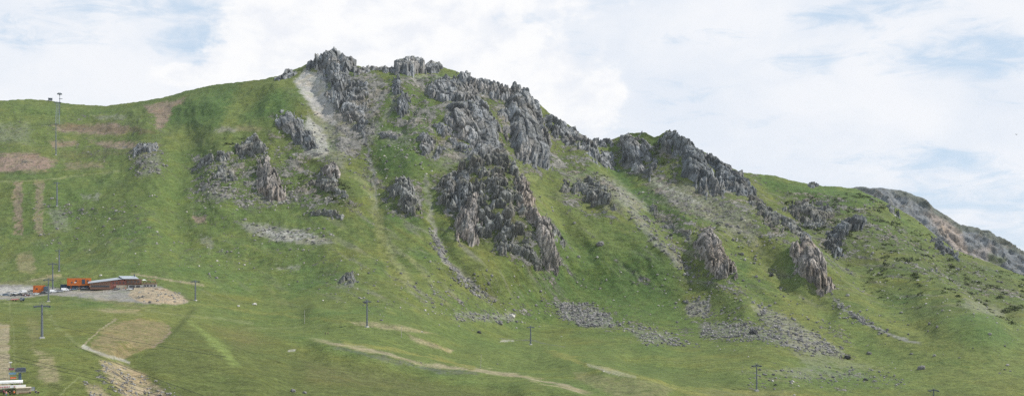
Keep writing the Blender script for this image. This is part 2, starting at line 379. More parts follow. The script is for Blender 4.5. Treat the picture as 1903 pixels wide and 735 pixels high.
def paint(x, y, P):
    """turf and soil colour, and how stony, at photo place x, y"""
    X, Y, Z = P[:, 0], P[:, 1], P[:, 2]; B = Y + .9 * Z
    n1 = fbm(X / 18, B / 22, 4, 61); n2 = fbm(X / 60, B / 90, 4, 62); n3 = fbm(X / 5, B / 6, 3, 63)
    n4 = fbm((X * .9 + B * .25) / 9, (B * .9 - X * .25) / 60, 3, 64)
    c = np.ones((len(x), 3)) * np.array(GR['mid'])
    def mix(col, a):
        nonlocal c
        c = c + (np.array(col) - c) * np.clip(a, 0, 1)[:, None]
    mv = .45 + .55 * sstep(620, 540, y)
    mix(GR['lush'], sstep(-.05, .45, n2) * .7); mix(GR['olive'], sstep(.0, .5, -n2) * .7)
    mix(GR['yel'], mv * (sstep(.05, .6, n1) * .4 + sstep(.1, .6, n4) * .35)); mix(GR['dark'], mv * (sstep(.05, .5, -n1) * .45 + sstep(.1, .6, -n4) * .3))
    n5 = fbm((X * .80 + B * .42) / 8, (B * .86 - X * .42) / 85, 4, 66)
    hill = sstep(600, 540, y) * (.35 + .65 * sstep(560, 760, x)) * sstep(6, 40, y - ysky(x))
    mix((.175, .168, .130), hill * .6 * sstep(.08, .42, n5)); mix(GR['olive'], hill * .7 * sstep(.10, .5, -n5))
    wx = x + 11 * n1 + 7 * n3; wy = y + 7 * fbm(X / 16, B / 20, 3, 65) + 3.5 * n3
    for kind, pts, col, s, soft, brk in PATCH:
        pad = soft * 1.5 + 12
        k = (x > min(p[0] for p in pts) - pad) & (x < max(p[0] for p in pts) + pad) & (y > min(p[1] for p in pts) - pad) & (y < max(p[1] for p in pts) + pad)
        if not k.any(): continue
        q = min(1, .15 + soft / 5)
        ax = x[k] + (wx[k] - x[k]) * q; ay = y[k] + (wy[k] - y[k]) * q
        if kind == 'p': m = sstep(-soft * .6, soft * .9, poly_sd(ax, ay, pts))
        else:
            dd, tt = seg_d(ax, ay, pts); m = sstep(soft * 1.15, soft * .35, dd) * (1 if len(pts) < 5 else sstep(0, .10, tt) * sstep(0, .06, 1 - tt))
        nn = n1[k] * .5 + n3[k] * .8
        m = m * (1 - brk + brk * sstep(-.16, .22, nn + .45 * (m - .5)))
        m = m * (1 - .35 * sstep(0, .35, n1[k] + n3[k]))
        a = np.zeros(len(x)); a[k] = m * s
        mix(GR[col], a)
    rk = np.zeros(len(x)) + .04
    for pts, s, soft in ROCKY:
        pad = soft + 14
        k = (x > min(p[0] for p in pts) - pad) & (x < max(p[0] for p in pts) + pad) & (y > min(p[1] for p in pts) - pad) & (y < max(p[1] for p in pts) + pad)
        if k.any(): rk[k] = np.maximum(rk[k], s * sstep(-soft, soft, poly_sd(wx[k], wy[k], pts)))
    rk = (rk + .05 * sstep(600, 520, y) + hill * .20 * sstep(.10, .42, n5)) * (.86 + .8 * n2 + 1.0 * n1)
    c *= (1 + .22 * n3 + .12 * n1)[:, None]
    return c.astype(np.float32), rk.astype(np.float32)

# ------------------------------------------------------------------ meshes and materials
def grid_mesh(name, P, keep=None, mat=None, attrs=None, smooth=True):
    """P: rows x cols x 3"""
    R, Cn = P.shape[:2]
    idx = np.arange(R * Cn).reshape(R, Cn)
    q = np.stack([idx[:-1, :-1], idx[:-1, 1:], idx[1:, 1:], idx[1:, :-1]], -1).reshape(-1, 4)
    V = P.reshape(-1, 3)
    if keep is not None:
        kq = (keep[:-1, :-1] | keep[:-1, 1:] | keep[1:, 1:] | keep[1:, :-1]).reshape(-1)
        q = q[kq]
        used = np.zeros(len(V), bool); used[q] = True
        remap = np.cumsum(used) - 1
        q = remap[q]; V = V[used]
        if attrs: attrs = {k: v[used] for k, v in attrs.items()}
    return raw_mesh(name, V, q, mat, attrs, smooth)

def raw_mesh(name, V, q, mat=None, attrs=None, smooth=True):
    me = bpy.data.meshes.new(name)
    me.vertices.add(len(V)); me.vertices.foreach_set('co', np.ascontiguousarray(V, np.float32).ravel())
    n = q.shape[1]
    me.loops.add(q.size); me.loops.foreach_set('vertex_index', q.astype(np.int32).ravel())
    me.polygons.add(len(q)); me.polygons.foreach_set('loop_start', (np.arange(len(q)) * n).astype(np.int32))
    me.polygons.foreach_set('loop_total', np.full(len(q), n, np.int32))
    me.polygons.foreach_set('use_smooth', np.full(len(q), smooth))
    me.update(calc_edges=True)
    for k, v in (attrs or {}).items():
        if v.ndim == 2:
            a = me.attributes.new(k, 'FLOAT_COLOR', 'POINT'); a.data.foreach_set('color', np.c_[v, np.ones(len(v))].astype(np.float32).ravel())
        else:
            a = me.attributes.new(k, 'FLOAT', 'POINT'); a.data.foreach_set('value', v.astype(np.float32).ravel())
    if mat: me.materials.append(mat)
    o = bpy.data.objects.new(name, me); COL.objects.link(o)
    return o

def tag(o, label=None, cat=None, group=None, kind=None):
    if label: o['label'] = label
    if cat: o['category'] = cat
    if group: o['group'] = group
    if kind: o['kind'] = kind
    return o

class NT:
    """small helper for node trees"""
    def __init__(s, tree): s.t = tree; s.t.nodes.clear()
    def n(s, typ, **kw):
        nd = s.t.nodes.new(typ)
        for k, v in kw.items():
            if k.startswith('i_'):
                key = k[2:]; key = int(key) if key.isdigit() else key
                if isinstance(v, bpy.types.NodeSocket): s.t.links.new(v, nd.inputs[key])
                else: nd.inputs[key].default_value = v
            else: setattr(nd, k, v)
        return nd
    def link(s, a, b): s.t.links.new(a, b)
    def m(s, op, a, b=0.0, c=None, clamp=False):
        nd = s.t.nodes.new('ShaderNodeMath'); nd.operation = op; nd.use_clamp = clamp
        for i, v in enumerate((a, b) if c is None else (a, b, c)):
            if isinstance(v, bpy.types.NodeSocket): s.t.links.new(v, nd.inputs[i])
            else: nd.inputs[i].default_value = v
        return nd.outputs[0]
    def vm(s, op, a, b):
        nd = s.t.nodes.new('ShaderNodeVectorMath'); nd.operation = op
        for i, v in enumerate((a, b)):
            if isinstance(v, bpy.types.NodeSocket): s.t.links.new(v, nd.inputs[i])
            else: nd.inputs[i].default_value = v
        return nd.outputs[0]
    def noise(s, vec, scale, detail=4, rough=.55, dist=0):
        nd = s.n('ShaderNodeTexNoise'); s.link(vec, nd.inputs['Vector'])
        nd.inputs['Scale'].default_value = scale; nd.inputs['Detail'].default_value = detail
        nd.inputs['Roughness'].default_value = rough; nd.inputs['Distortion'].default_value = dist
        return nd.outputs['Fac']
    def ramp(s, x, a, b, c=0.0, d=1.0, smooth=True):
        nd = s.n('ShaderNodeMapRange', interpolation_type='SMOOTHSTEP' if smooth else 'LINEAR')
        if isinstance(x, bpy.types.NodeSocket): s.link(x, nd.inputs[0])
        for i, v in ((1, a), (2, b), (3, c), (4, d)):
            if isinstance(v, bpy.types.NodeSocket): s.link(v, nd.inputs[i])
            else: nd.inputs[i].default_value = v
        return nd.outputs[0]
    def mix(s, f, a, b, mode='MIX'):
        nd = s.n('ShaderNodeMix', data_type='RGBA', blend_type=mode)
        for i, v in ((0, f), (6, a), (7, b)):
            if isinstance(v, bpy.types.NodeSocket): s.link(v, nd.inputs[i])
            else: nd.inputs[i].default_value = (*v, 1) if isinstance(v, tuple) and len(v) == 3 else v
        return nd.outputs[2]
    def scale(s, col, f):
        nd = s.n('ShaderNodeVectorMath', operation='SCALE'); s.link(col, nd.inputs[0])
        if isinstance(f, bpy.types.NodeSocket): s.link(f, nd.inputs['Scale'])
        else: nd.inputs['Scale'].default_value = f
        return nd.outputs[0]

def mat_new(name):
    m = bpy.data.materials.new(name); m.use_nodes = True
    t = NT(m.node_tree)
    out = t.n('ShaderNodeOutputMaterial'); b = t.n('ShaderNodeBsdfPrincipled')
    t.link(b.outputs[0], out.inputs[0]); b.inputs['Roughness'].default_value = .9
    b.inputs['Specular IOR Level'].default_value = .15
    return m, t, b

ROCKRAMP = ((.096, .100, .098), (.205, .212, .210), (.395, .398, .385))
def rock_colour(t, co, tint=(1, 1, 1), lo=ROCKRAMP[0], mid=ROCKRAMP[1], hi=ROCKRAMP[2]):
    mp = t.n('ShaderNodeMapping', i_Rotation=(0, .25, 0), i_Scale=(1, 1, .38)); t.link(co, mp.inputs['Vector'])
    v = mp.outputs[0]
    a = t.noise(v, .09, 5, .6); b = t.noise(v, .55, 5, .65); w = t.noise(co, .03, 3, .5)
    s = t.m('ADD', t.m('MULTIPLY', a, .5), t.m('MULTIPLY', b, .5))
    c = t.mix(t.ramp(s, .36, .52), lo, mid); c = t.mix(t.ramp(s, .50, .66), c, hi)
    warm = t.mix(t.ramp(w, .50, .64, 0, .8), (1, 1, 1), (1.10, 1.0, .90))
    return t.mix(1.0, t.mix(1.0, c, warm, 'MULTIPLY'), tint, 'MULTIPLY'), b, v

def make_ground_material():
    m, t, b = mat_new('turf_and_stone')
    co = t.n('ShaderNodeTexCoord').outputs['Object']
    col = t.n('ShaderNodeAttribute', attribute_name='tint').outputs['Color']
    rk = t.n('ShaderNodeAttribute', attribute_name='stony').outputs['Fac']
    mp = t.n('ShaderNodeMapping', i_Scale=(.75, 1, 1.25)); t.link(co, mp.inputs['Vector']); tv = mp.outputs[0]
    n1 = t.noise(tv, .22, 6, .68); n2 = t.noise(tv, .9, 4, .7); n3 = t.noise(tv, .045, 4, .6)
    f = t.m('ADD', t.m('MULTIPLY', n1, 1.6), t.m('MULTIPLY', n2, 1.8)); f = t.m('SUBTRACT', f, .70)
    g = t.scale(col, f)
    g = t.mix(t.ramp(n3, .48, .7, 0, .35), g, t.mix(1.0, g, (1.35, 1.12, .8), 'MULTIPLY'))
    tuft = t.noise(tv, .5, 3, .6)
    g = t.mix(t.ramp(tuft, .58, .66, 0, .55), g, t.mix(1.0, g, (.58, .66, .60), 'MULTIPLY'))
    fl1 = t.noise(co, .8, 4, .7)
    g = t.mix(t.ramp(fl1, .58, .66, 0, .45), g, (.19, .18, .10)); g = t.mix(t.ramp(fl1, .42, .34, 0, .5), g, t.scale(g, .5))
    # stones: where fine noise falls below the stony share
    r1 = t.noise(co, .30, 7, .74); r2 = t.noise(co, .13, 5, .7)
    r = t.m('ADD', t.m('MULTIPLY', r1, .6), t.m('MULTIPLY', r2, .4))
    thr = t.m('SUBTRACT', .655, t.m('MULTIPLY', rk, .36))
    msk = t.ramp(r, thr, t.m('ADD', thr, .035))
    rc, _, _ = rock_colour(t, co, lo=(.11, .108, .10), mid=(.19, .18, .165), hi=(.34, .32, .29))
    fin = t.mix(t.m('MULTIPLY', msk, .9), g, rc)
    t.link(fin, b.inputs['Base Color'])
    hgt = t.m('ADD', t.m('MULTIPLY', n1, 1.0), t.m('ADD', t.m('MULTIPLY', n2, .35), t.m('MULTIPLY', msk, .8)))
    bp = t.n('ShaderNodeBump', i_Strength=.95, i_Distance=1.7); t.link(hgt, bp.inputs['Height']); t.link(bp.outputs[0], b.inputs['Normal'])
    return m

def make_crag_material(name='crag_stone', tint=(1, 1, 1), moss=.80):
    m, t, b = mat_new(name)
    co = t.n('ShaderNodeTexCoord').outputs['Object']
    rc, fine, v = rock_colour(t, co, tint)
    vor = t.n('ShaderNodeTexVoronoi', feature='DISTANCE_TO_EDGE'); t.link(v, vor.inputs['Vector']); vor.inputs['Scale'].default_value = .28
    crack = t.ramp(vor.outputs['Distance'], .0, .07, .55, 1)
    rc = t.scale(rc, crack)
    tn = t.n('ShaderNodeAttribute', attribute_name='tone').outputs['Fac']
    rc = t.scale(rc, t.ramp(tn, .15, .85, .68, 1.42, False))
    jn = t.n('ShaderNodeAttribute', attribute_name='joint').outputs['Fac']
    rc = t.mix(t.m('MULTIPLY', jn, .62), rc, (.05, .05, .048))
    lich = t.noise(co, .38, 5, .7); rc = t.mix(t.ramp(lich, .54, .64, 0, .6), rc, (.10, .105, .07))
    # turf on the ledges that lie flat enough to hold soil
    gn = t.n('ShaderNodeNewGeometry'); z = t.n('ShaderNodeSeparateXYZ', i_0=gn.outputs['Normal']).outputs[2]
    lg = t.n('ShaderNodeAttribute', attribute_name='turfy').outputs['Fac']
    nz = t.noise(co, .16, 5, .65)
    k = t.m('ADD', t.m('ADD', z, t.m('MULTIPLY', t.m('SUBTRACT', nz, .5), 1.1)), t.m('MULTIPLY', lg, .45))
    msk = t.ramp(k, moss + .10, moss + .20)
    gcol = t.mix(t.ramp(t.noise(co, .3, 4, .6), .4, .6), (.045, .060, .022), (.095, .105, .040))
    gcol = t.mix(t.ramp(t.noise(co, .05, 3, .6), .45, .62), gcol, (.088, .085, .040))
    t.link(t.mix(msk, rc, gcol), b.inputs['Base Color'])
    h = t.m('ADD', t.m('MULTIPLY', fine, 1.3), t.m('MULTIPLY', crack, .5))
    bp = t.n('ShaderNodeBump', i_Strength=.55, i_Distance=1.2); t.link(h, bp.inputs['Height']); t.link(bp.outputs[0], b.inputs['Normal'])
    return m

M_GROUND = make_ground_material()

def build_mountain():
    cols = np.concatenate([np.arange(-320, -20, 7), np.arange(-20, 1925, 1.45), np.arange(1925, 2200, 7)])
    ys = ysky(cols)
    v = np.concatenate([np.linspace(1000, 765, 34)[:-1], np.linspace(765, 0, 421)])    # rows; the second run is stretched to the skyline
    rows = []
    for k, r in enumerate(v):
        if r >= 765: rows.append(np.full(cols.shape, r))
        else:
            s = (765 - r) / 765.0
            rows.append(765 - (765 - ys) * s)
    for t in (1, 2, 3.5, 5, 7, 10, 14, 20, 28, 40, 60, 85, 120): rows.append(ys - t)
    y = np.stack(rows); x = np.broadcast_to(cols, y.shape).copy()
    P = np.empty(y.shape + (3,)); N = P
    for a in range(0, len(y), 60):
        P[a:a + 60] = surf(x[a:a + 60], y[a:a + 60])[0]
    px, py = proj(P)
    back = y < ys[None] - .1
    px = np.where(back, x, px); py = np.where(back, y, py)
    c, r = paint(px.ravel(), py.ravel(), P.reshape(-1, 3))
    X = P[..., 0].ravel(); B = (P[..., 1] + .9 * P[..., 2]).ravel()
    k = np.clip(r - .16, 0, .4) * 2.5 * sstep(4, 30, (y - ys[None]).ravel())
    f = facets(X / 6, B / 10, 951) * 2.0 + blocks(X / 2.6, B / 4, 961)[0] * .9 - 1.1
    i = k > .02
    e = (k * f)[:, None] * np.array([0, -.5, .86]); e[~i] = 0
    P = P + e.reshape(P.shape)
    o = grid_mesh('mountain', P, None, M_GROUND, {'tint': c, 'stony': r})
    tag(o, 'grassy mountain side and meadows rising to a rocky ridge', kind='structure')
    return o

# ------------------------------------------------------------------ crags: masses of rock standing out of the slope
CRAGS = []
CLEFTS = [([(936,192),(942,235),(950,275),(958,300)], 10, 6), ([(598,112),(606,140),(612,170),(620,200)], 8, 6), ([(630,110),(640,150)], 4, 4), ([(985,195),(992,235),(996,260)], 5, 4),
 ([(865,205),(880,240),(900,280)], 4, 4), ([(1050,230),(1062,262),(1072,285)], 5, 4), ([(845,340),(850,400)], 5, 5), ([(932,330),(945,390),(965,450),(985,490)], 7, 7), ([(905,320),(900,380),(910,440)], 5, 7),
 ([(1190,262),(1196,300),(1210,318)], 6, 6), ([(1330,300),(1350,330),(1380,360)], 5, 4), ([(1310,300),(1330,340)], 5, 4), ([(1480,470),(1490,510)], 4, 4), ([(1512,480),(1530,530)], 3, 3), ([(1318,450),(1330,510)], 3, 4)]
def crag(name, label, pts, H=5, amp=7, cell=(11, 26), lean=.22, turf=0.0, tint='grey', up=.5, edge=7, rough=1.0, group=None, cat='crag', step=.85, seed=0):
    CRAGS.append(name)
    turf = max(turf, .16) if H < 7 else turf
    xs = [p[0] for p in pts]; ysl = [p[1] for p in pts]
    x = np.arange(min(xs) - 14, max(xs) + 14, step); y = np.arange(max(ysl) + 14, min(ysl) - 14, -step)
    X, Yg = np.meshgrid(x, y)
    P, N = surf(X, Yg)
    fx, fy = X.ravel(), Yg.ravel()
    Pf = P.reshape(-1, 3)
    B = Pf[:, 1] + .9 * Pf[:, 2]
    # masks are set out where the undisplaced slope stands
    e = min(1.0, (max(ysl) - min(ysl)) / 45)
    sd = poly_sd(fx + e * (9 * perlin(fx * .055, fy * .04, 71 + seed) + 5 * perlin(fx * .17, fy * .10, 72) + 3 * perlin(fx * .45, fy * .3, 75)), fy + e * (9 * perlin(fx * .07, fy * .05, 73 + seed) + 5 * perlin(fx * .2, fy * .13, 74)), pts)
    u = Pf[:, 0] * math.cos(lean) + B * math.sin(lean); v = B * math.cos(lean) - Pf[:, 0] * math.sin(lean)
    s = seed * 31
    cell = (cell[0] * 1.2, cell[1] * 2.1)
    lean = lean + .10
    wu = u + 2.5 * perlin(u / 14, v / 20, 201 + s)
    f1 = facets(u / cell[0] / 1.35, v / cell[1] / 1.1, 301 + s, .6)
    wv = v + .8 * perlin(u / 6, v / 9, 211 + s); wu = u + .8 * perlin(u / 14, v / 20, 201 + s)
    b1, e1, tone = blocks(wu / cell[0] * 1.35, wv / cell[1] * 1.9, 401 + s)
    b2, e2, tone2 = blocks(wu / cell[0] * 3.1 + 3, wv / cell[1] * 4.6 + 7, 501 + s)
    big = fbm(u / 34, v / 60, 3, 601 + s)
    fl = ridged((u + 3 * perlin(u / 9, v / 30, 611 + s)) / 8.5, v / 44, 2, 621 + s)
    wide = min(20.0, edge * (1 + (min(max(xs) - min(xs), max(ysl) - min(ysl)) / 45.0)))
    ramp = sstep(-5, wide, sd)
    h = H * .7 * ramp + amp * (.55 * f1 + .65 * big + .12 * fl - .12) * (.4 + .6 * ramp) + amp * (.46 * b1 + .17 * b2 - .20 * (1 - sstep(0, .16, e1)) - .08 * (1 - sstep(0, .2, e2))) * (.55 + .45 * ramp)
    h = h - (.34 * amp + .9) * (1 - sstep(-6, wide * .8, sd)) - 3.0 * (1 - sstep(-9, -2, sd))
    for pts_, m_, w_ in CLEFTS:
        if min(q_[0] for q_ in pts_) < max(xs) and max(q_[0] for q_ in pts_) > min(xs):
            d_, t_ = seg_d(fx + 3 * perlin(fx * .1, fy * .1, 88), fy, pts_)
            h = h - ramp * m_ * np.exp(-(d_ / w_) ** 2) * sstep(0, .15, t_) * sstep(0, .15, 1 - t_)
    joint = np.maximum(1 - sstep(.02, .16, e1), .6 * (1 - sstep(.02, .22, e2)))
    if turf > 0:                                           # broken crag: rock ribs with turf between
        q = ridged(u / 20, v / 36, 3, 701 + s) * .6 + .8 * fbm(u / 9, v / 13, 4, 702 + s) + .45 * sstep(0, 16, sd)
        th = np.quantile(q[sd > 0], min(.75, turf * 1.25))
        rib = sstep(th - .10, th + .05, q)
        h = h * (.12 + .88 * rib) - .7 * (1 - rib)
        tf = (1 - rib) * 1.3
    else: tf = np.zeros(len(fx))
    keep = (sd > -8.5).reshape(X.shape)
    up = up * .75 if up < .6 else up
    d = N.reshape(-1, 3) * (1 - up) + np.array([.12, -.25, .95]) * up
    d /= np.linalg.norm(d, axis=1)[:, None]
    jx = .35 * perlin(u / 3.1, v / 4.2, 801); 
    V = Pf + d * h[:, None] + np.stack([jx * ramp * 1.2, jx * 0, jx * 0], -1)
    o = grid_mesh(name, V.reshape(P.shape), keep, MCR[tint], {'turfy': tf.astype(np.float32), 'joint': joint.astype(np.float32), 'tone': (.7 * tone + .3 * tone2).astype(np.float32)}, smooth=False)
    tag(o, label, cat, group)
    return o
MCR = {'grey': make_crag_material('grey_crag', (1, 1, 1.03)), 'warm': make_crag_material('pinkish_crag', (1.18, 1.04, .96)),
       'dark': make_crag_material('dark_crag', (.74, .77, .82)), 'mossy': make_crag_material('mossy_crag', (.92, .90, .86), .70)}
build_mountain()
G1 = 'crags of the summit ridge'; G2 = 'crags standing out of the grassy slope'
crag('rock_crag', 'pointed grey summit crag above the pale scree chute', [(568,122),(576,112),(588,104),(610,93),(634,98),(652,112),(666,116),(672,135),(655,150),(650,175),(640,200),(628,215),(614,195),(604,160),(588,134)], 6, 10, (9,26), .15, 0, 'grey', .5, 6, 1, G1, seed=1)
crag('rock_crag', 'low stony rib on the grass shoulder beside the summit crag', [(512,150),(522,138),(545,128),(548,140),(530,152)], 1.5, 5, (7,10), .1, .1, 'grey', .5, 5, 1, G1, seed=2)
crag('rock_crag', 'broken rocky slope with turf ledges directly under the summit crag', [(634,165),(660,150),(690,150),(700,210),(690,250),(668,262),(648,240),(628,212)], 1.5, 6, (9,16), .25, .55, 'grey', .4, 9, .8, G1, seed=3)
crag('rock_crag', 'upright square rock tower on the ridge between two grassy saddles', [(733,140),(736,116),(748,106),(772,107),(786,120),(790,134),(768,144),(742,146)], 9, 6, (7,24), .1, 0, 'grey', .75, 4, 1, G1, seed=4)
crag('rock_crag', 'small rounded crag next to the square rock tower on the ridge', [(786,130),(794,114),(815,116),(824,126),(815,136),(790,138)], 3, 5, (7,12), .1, .1, 'grey', .6, 5, 1, G1, seed=5)
crag('rock_crag', 'row of small rocks along the grassy saddle of the ridge', [(664,130),(690,124),(722,126),(736,130),(735,138),(690,134),(666,138)], .8, 4.5, (5,6), .1, .35, 'grey', .6, 4, 1, G1, seed=6)
crag('rock_crag', 'toothed grey rock wall where the ridge starts to drop', [(846,138),(870,136),(890,148),(915,155),(945,162),(965,158),(978,170),(985,190),(962,198),(930,190),(900,176),(870,166),(850,152)], 3.5, 9, (7,22), .15, .05, 'grey', .6, 6, 1.05, G1, seed=7)
crag('rock_crag', 'fluted grey cliff just under the toothed ridge wall', [(785,172),(797,150),(825,150),(850,152),(880,164),(900,190),(880,202),(840,196),(812,190),(790,186)], 3, 7, (7,20), .2, .18, 'grey', .45, 6, 1, G1, seed=8)
crag('rock_crag', 'broad grey cliff face in the middle of the mountain, west of the dark cleft', [(826,200),(860,190),(900,192),(922,232),(932,272),(936,306),(912,292),(880,280),(845,262),(828,232)], 3, 9, (13,34), .22, 0, 'grey', .4, 9, .95, G1, seed=9)
crag('rock_crag', 'tallest grey cliff buttress of the mountain, east of the dark cleft', [(930,210),(945,188),(962,172),(990,182),(1006,206),(1014,250),(1022,290),(1024,320),(1005,316),(975,304),(952,290),(938,255)], 8, 10, (12,40), .15, 0, 'grey', .45, 7, 1, G1, seed=10)
crag('rock_crag', 'long rocky ridge flank descending from the tallest buttress', [(1008,206),(1040,216),(1065,236),(1090,262),(1112,286),(1130,316),(1108,312),(1080,292),(1050,278),(1026,258),(1012,232)], 2.5, 8, (9,24), .25, .3, 'grey', .5, 7, 1, G1, seed=11)
crag('rock_crag', 'small pointed teeth of rock on the low grassy gap', [(1094,266),(1104,258),(1118,262),(1132,260),(1140,268),(1120,272),(1102,274)], .5, 5, (4,5), 0, .25, 'grey', .8, 4, 1, G1, seed=12)
crag('rock_crag', 'thin dark rib of rock on the green slope under the square tower', [(736,196),(746,178),(758,190),(760,212),(750,222),(738,214)], 4, 6, (6,16), .1, 0, 'dark', .5, 5, 1, G2, seed=13)
crag('rock_crag', 'two stacked dark rocks close under the square tower', [(728,160),(738,146),(744,160),(740,182),(730,176)], 3, 4, (5,9), .1, .1, 'dark', .5, 4, 1, G2, seed=14)
crag('rock_crag', 'low dark ledge of rock in the green slope above the scree line', [(702,250),(720,246),(748,254),(740,262),(712,260)], 1.5, 4, (7,6), 0, .1, 'grey', .5, 4, 1, G2, seed=15)
crag('rock_crag', 'lone block and rubble at the foot of the broad cliff', [(776,272),(788,254),(806,262),(830,280),(820,300),(786,298)], 2, 6, (7,9), .2, .4, 'grey', .45, 6, 1, G2, seed=16)
crag('rock_crag', 'rocky rib under the fluted cliff, running down to the grass', [(806,228),(824,232),(850,262),(880,284),(920,300),(905,316),(868,300),(836,282),(812,256)], 2, 7, (8,15), .3, .3, 'grey', .45, 7, 1, G2, seed=17)
crag('rock_crag', 'streaky grey crag left of the pale landslip under the summit', [(512,232),(528,220),(552,222),(572,242),(588,262),(600,284),(585,292),(560,280),(540,268),(520,254)], 1.5, 7, (8,20), .35, .12, 'grey', .4, 7, 1, G2, seed=18)
crag('rock_crag', 'mossy rock knoll with a dark face on the western slope', [(438,282),(462,264),(482,266),(492,282),(497,298),(462,300),(443,296)], 3, 6, (8,11), .2, .2, 'mossy', .5, 6, 1, G2, seed=19)
crag('rock_crag', 'pinkish ribbed crag like a small pyramid in the green slope', [(478,352),(484,318),(499,302),(512,320),(524,352),(532,374),(506,372),(484,372)], 5, 6, (7,20), .12, .05, 'warm', .5, 6, 1, G2, seed=20)
crag('rock_crag', 'dark heathery crag with a pink block at its top', [(552,338),(580,332),(600,322),(628,322),(634,348),(655,368),(662,392),(632,386),(602,368),(570,352)], 1, 6, (9,12), .2, .5, 'mossy', .45, 6, 1, G2, seed=21)
crag('rock_crag', 'pink rock block at the top of the dark heathery crag', [(600,340),(604,322),(628,320),(633,342),(618,350)], 6, 4, (7,12), 0, 0, 'warm', .5, 4, 1, G2, seed=22)
crag('rock_crag', 'mossy crag in two steps beside the long scree line', [(716,360),(736,342),(752,335),(766,350),(784,385),(784,406),(765,410),(744,394),(726,376)], 2, 7, (9,15), .2, .45, 'mossy', .45, 6, 1, G2, seed=23)
crag('rock_crag', 'big mossy central crag broken by turf, above the scree line', [(802,362),(822,335),(855,312),(895,296),(935,304),(958,332),(970,370),(985,405),(990,450),(975,485),(940,478),(905,468),(880,455),(850,440),(845,410),(815,395)], 1.2, 10, (13,26), .22, .8, 'mossy', .42, 9, 1, G2, seed=24)
crag('rock_crag', 'dark jagged face on the upper edge of the big mossy crag', [(822,362),(830,338),(852,332),(866,350),(868,385),(858,404),(836,394)], 5, 7, (8,16), .1, .05, 'dark', .5, 6, 1, G2, seed=25)
crag('rock_crag', 'grey slabs capping the big mossy central crag', [(862,312),(880,296),(905,290),(930,296),(938,316),(915,324),(885,320)], 5, 6, (12,8), 0, .05, 'grey', .5, 5, 1, G2, seed=26)
crag('rock_crag', 'pinkish upright fin at the foot of the big mossy crag', [(852,405),(864,385),(884,385),(888,430),(882,460),(866,460),(852,440)], 8, 6, (6,24), .05, 0, 'warm', .45, 5, 1, G2, seed=27)
crag('rock_crag', 'long brownish rib slanting down the east edge of the big mossy crag', [(950,345),(962,338),(972,352),(985,400),(1015,445),(1036,490),(1038,508),(1012,508),(990,470),(965,425),(955,390)], 7, 7, (7,22), .2, .08, 'warm', .45, 6, 1, G2, seed=28)
crag('rock_crag', 'rocky ledge at the very foot of the big mossy crag', [(905,470),(930,462),(975,478),(1010,500),(1000,508),(960,494),(920,482)], 2, 5, (9,9), .1, .3, 'mossy', .45, 5, 1, G2, seed=29)
crag('rock_crag', 'thin stony strip on the grass outside the brownish rib', [(1008,420),(1018,416),(1036,440),(1046,458),(1036,462),(1020,444)], 2, 4, (6,9), .2, .1, 'mossy', .45, 4, 1, G2, seed=30)
crag('rock_crag', 'grey crag in two lobes below the descending ridge flank', [(1030,352),(1058,340),(1098,334),(1122,348),(1140,376),(1152,408),(1122,404),(1096,388),(1070,368),(1042,366)], 2, 8, (10,17), .25, .45, 'mossy', .45, 7, 1, G2, seed=31)
crag('rock_crag', 'western of the two rocky tops east of the gap', [(1143,270),(1152,254),(1172,246),(1190,246),(1204,260),(1215,282),(1226,304),(1236,322),(1215,328),(1190,322),(1166,306),(1150,288)], 2, 8, (9,18), .25, .3, 'grey', .5, 7, 1, G1, seed=32)
crag('rock_crag', 'pointed rocky top with a sharp peak east of the gap', [(1220,262),(1229,248),(1243,240),(1258,250),(1276,268),(1298,286),(1300,300),(1275,306),(1262,302),(1240,292),(1228,280)], 2.5, 8, (8,20), .2, .25, 'dark', .55, 6, 1, G1, seed=33)
crag('rock_crag', 'dark leaning cliff under the pointed rocky top', [(1262,312),(1276,294),(1298,298),(1310,322),(1328,352),(1344,384),(1312,376),(1286,362),(1268,342)], 7, 7, (8,22), .3, .08, 'dark', .45, 6, 1, G1, seed=34)
crag('rock_crag', 'slanting slabs of rock stepping down the eastern ridge', [(1298,286),(1322,284),(1342,300),(1376,326),(1396,352),(1406,384),(1376,384),(1340,368),(1322,340),(1306,312)], 5, 8, (8,26), .4, .14, 'dark', .5, 7, 1, G1, seed=35)
crag('rock_crag', 'broken stony rib trailing down from the eastern ridge slabs', [(1370,360),(1408,360),(1450,398),(1500,438),(1506,468),(1470,464),(1420,442),(1386,405)], 1.5, 6, (8,12), .3, .5, 'mossy', .45, 7, 1, G2, seed=36)
crag('rock_crag', 'pale fin of rock standing alone, mossy on top', [(1288,458),(1300,432),(1312,424),(1326,444),(1346,474),(1364,502),(1368,528),(1345,538),(1320,522),(1300,498)], 3, 8, (8,22), .1, .06, 'warm', .45, 6, 1, G2, seed=37)
crag('rock_crag', 'brown fin of rock with a vertical dark side, farthest east', [(1466,492),(1484,460),(1495,444),(1506,464),(1530,498),(1548,522),(1550,548),(1515,542),(1490,524),(1468,508)], 4, 8, (7,26), .08, .03, 'warm', .45, 6, 1, G2, seed=38)
crag('rock_crag', 'small cap of stone crowning the brown fin', [(1486,458),(1494,440),(1503,446),(1506,460)], 4, 3, (4,6), 0, 0, 'dark', .6, 3, 1, G2, seed=39)
crag('rock_crag', 'dark heathery outcrop under the flat eastern skyline', [(1444,376),(1490,364),(1530,376),(1556,392),(1560,410),(1520,430),(1490,410),(1460,398)], 1.5, 6, (9,10), .25, .5, 'mossy', .45, 8, 1, G2, seed=40)
crag('rock_crag', 'purplish stepped outcrop above the brown fin', [(1520,436),(1548,418),(1580,410),(1616,418),(1612,438),(1578,444),(1562,472),(1545,474)], 2.5, 7, (8,12), .2, .5, 'dark', .45, 7, 1, G2, seed=41)
